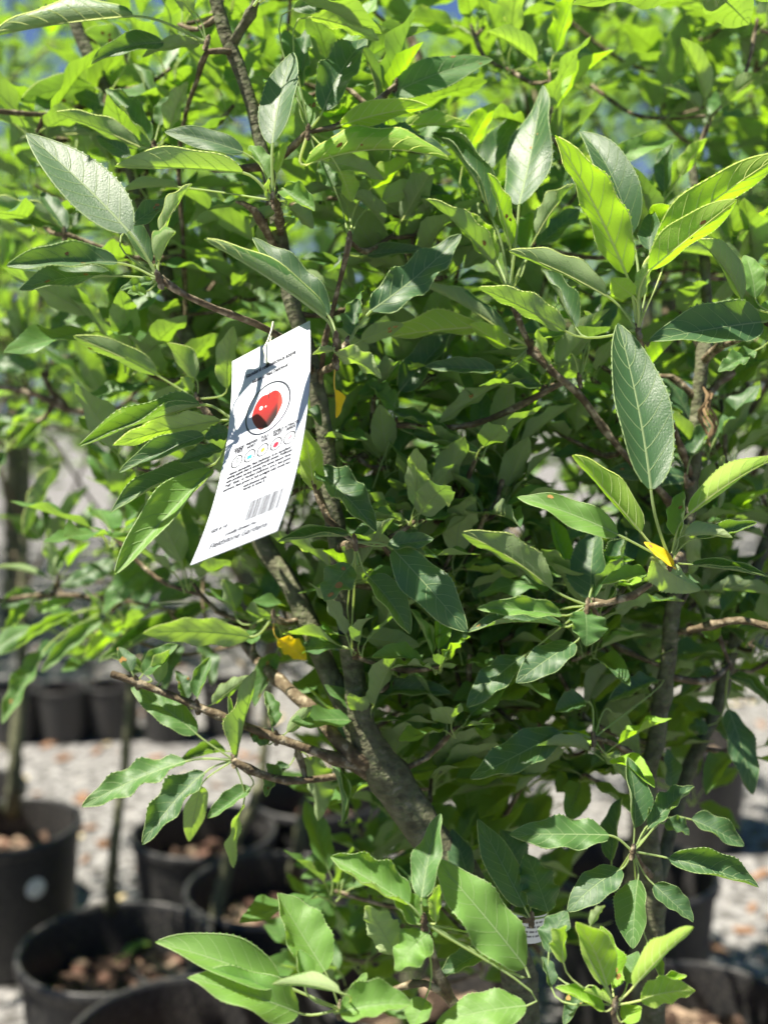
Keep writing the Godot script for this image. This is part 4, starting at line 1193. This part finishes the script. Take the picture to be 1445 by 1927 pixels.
func tag_print() -> ImageTexture:
	# flat print: round picture of an apple, five round symbols, a bar code, the punched hole
	var w := 512
	var h := int(512 * 0.174 / 0.0748)
	var img := Image.create(w, h, false, Image.FORMAT_RGB8)
	img.fill(Color(0.735, 0.76, 0.795))
	var mm := w / 74.8
	var r := RandomNumberGenerator.new()
	r.seed = 4
	var cx := 0.50 * w
	var cy := 0.318 * h
	for y in range(int(cy - 150), int(cy + 150)):
		for x in range(int(cx - 150), int(cx + 150)):
			var q := Vector2(x - cx, y - cy) / mm
			var d := q.length()
			if absf(d - 20.4) < 0.7:
				img.set_pixel(x, y, Color(0.10, 0.12, 0.18))
			elif d < 20.2:
				if q.y > -7 and q.x > 3:
					img.set_pixel(x, y, Color(0.80, 0.77, 0.84))
				# apple: broad shoulders, dimple at the top, narrow foot
				var a := q - Vector2(-0.6, 1.6)
				var e := Vector2(a.x / (14.2 * (1.0 - 0.020 * maxf(a.y, 0.0))), a.y / 16.2)
				var th := absf(atan2(e.x, -e.y))
				var rim := 1.0 - 0.15 * exp(-pow(th / 0.35, 2.0)) - 0.08 * exp(-pow((PI - th) / 0.3, 2.0))
				if e.length() < rim:
					var c := Color(0.60, 0.04, 0.05).lerp(Color(0.30, 0.02, 0.03), clampf(0.25 + a.y * 0.03, 0.0, 1.0))
					c = c.lerp(Color(0.10, 0.04, 0.04), clampf((a.x + a.y * 0.8 - 6.0) / 7.0, 0.0, 0.9))
					c = c.lerp(Color(0.85, 0.30, 0.22), clampf((a.x - 9.0) / 3.0, 0.0, 0.6))
					if (a - Vector2(-6.0, -4.5)).length() < 1.6 or (a - Vector2(-1.5, -4.0)).length() < 0.7:
						c = Color(0.92, 0.88, 0.88)
					img.set_pixel(x, y, c)
				if absf(a.x - 0.8 - (a.y + 13.0) * -0.12) < 0.4 and a.y > -16.5 and a.y < -9.5:
					img.set_pixel(x, y, Color(0.12, 0.07, 0.06))
	var us := [0.19, 0.35, 0.51, 0.67, 0.83]
	for k in 5:
		var ox: float = us[k] * w
		var oy := 0.522 * h
		for y in range(int(oy - 40), int(oy + 40)):
			for x in range(int(ox - 40), int(ox + 40)):
				var q := Vector2(x - ox, y - oy) / mm
				var d := q.length()
				if absf(d - 4.9) < 0.5:
					img.set_pixel(x, y, Color(0.16, 0.16, 0.18))
				elif d < 4.7:
					var c := Color(0, 0, 0, 0)
					match k:
						0:
							if absf(q.x) < 0.25 and absf(q.y) < 3.4: c = Color(0.1, 0.1, 0.1)
							elif q.y < 1.2 and q.y > -3.2 and absf(absf(q.x) - 0.9 - 0.2 * sin(q.y * 3.0)) < 0.4 and sin(q.y * 4.2) > -0.2: c = Color(0.1, 0.12, 0.1)
						1:
							if absf(q.x) < 2.2 and q.y > -0.6 and q.y < 2.6: c = Color(0.20, 0.55, 0.90)
							elif absf(q.x) < 2.4 and absf(q.y + 1.6) < 0.2: c = Color(0.15, 0.3, 0.5)
						2:
							if d < 1.7 + 0.7 * maxf(0.0, sin(q.angle() * 8.0)): c = Color(0.97, 0.55, 0.18)
						3:
							if (q - Vector2(0, 0.7)).length() < 2.4: c = Color(0.90, 0.10, 0.20)
							elif absf(q.x - 0.5 + q.y * 0.3 + 0.5) < 0.25 and q.y < -1.2 and q.y > -3.4: c = Color(0.2, 0.35, 0.15)
						4:
							if absf(q.y + q.x * 0.55) < 0.35 + 0.5 * exp(-q.x * q.x) and absf(q.x) < 2.8: c = Color(0.65, 0.22, 0.30)
							elif absf(q.x - 0.6) < 0.5 and q.y < 0 and q.y > -2.0: c = Color(0.65, 0.22, 0.30)
					if c.a > 0:
						img.set_pixel(x, y, c)
	var x := int(0.52 * w)
	while x < 0.90 * w:
		var bw := [2, 2, 4, 6][r.randi() % 4] as int
		img.fill_rect(Rect2i(x, int(0.775 * h), bw, int(0.098 * h)), Color(0.12, 0.12, 0.14))
		x += bw + [2, 3, 4][r.randi() % 3]
	for k in 12:
		img.fill_rect(Rect2i(int((0.53 + k * 0.031) * w), int(0.880 * h), 5 + (k * 7) % 4, 2), Color(0.2, 0.2, 0.22))
		img.fill_rect(Rect2i(int((0.53 + k * 0.031) * w) + (k * 5) % 5, int(0.880 * h), 2, 10), Color(0.2, 0.2, 0.22))
	for yy in range(int(0.105 * h - 20), int(0.105 * h + 20)):
		for xx in range(int(0.47 * w - 20), int(0.47 * w + 20)):
			if Vector2(xx - 0.47 * w, yy - 0.105 * h).length() < 2.1 * mm:
				img.set_pixel(xx, yy, Color(0.015, 0.02, 0.015))
	return ImageTexture.create_from_image(img)
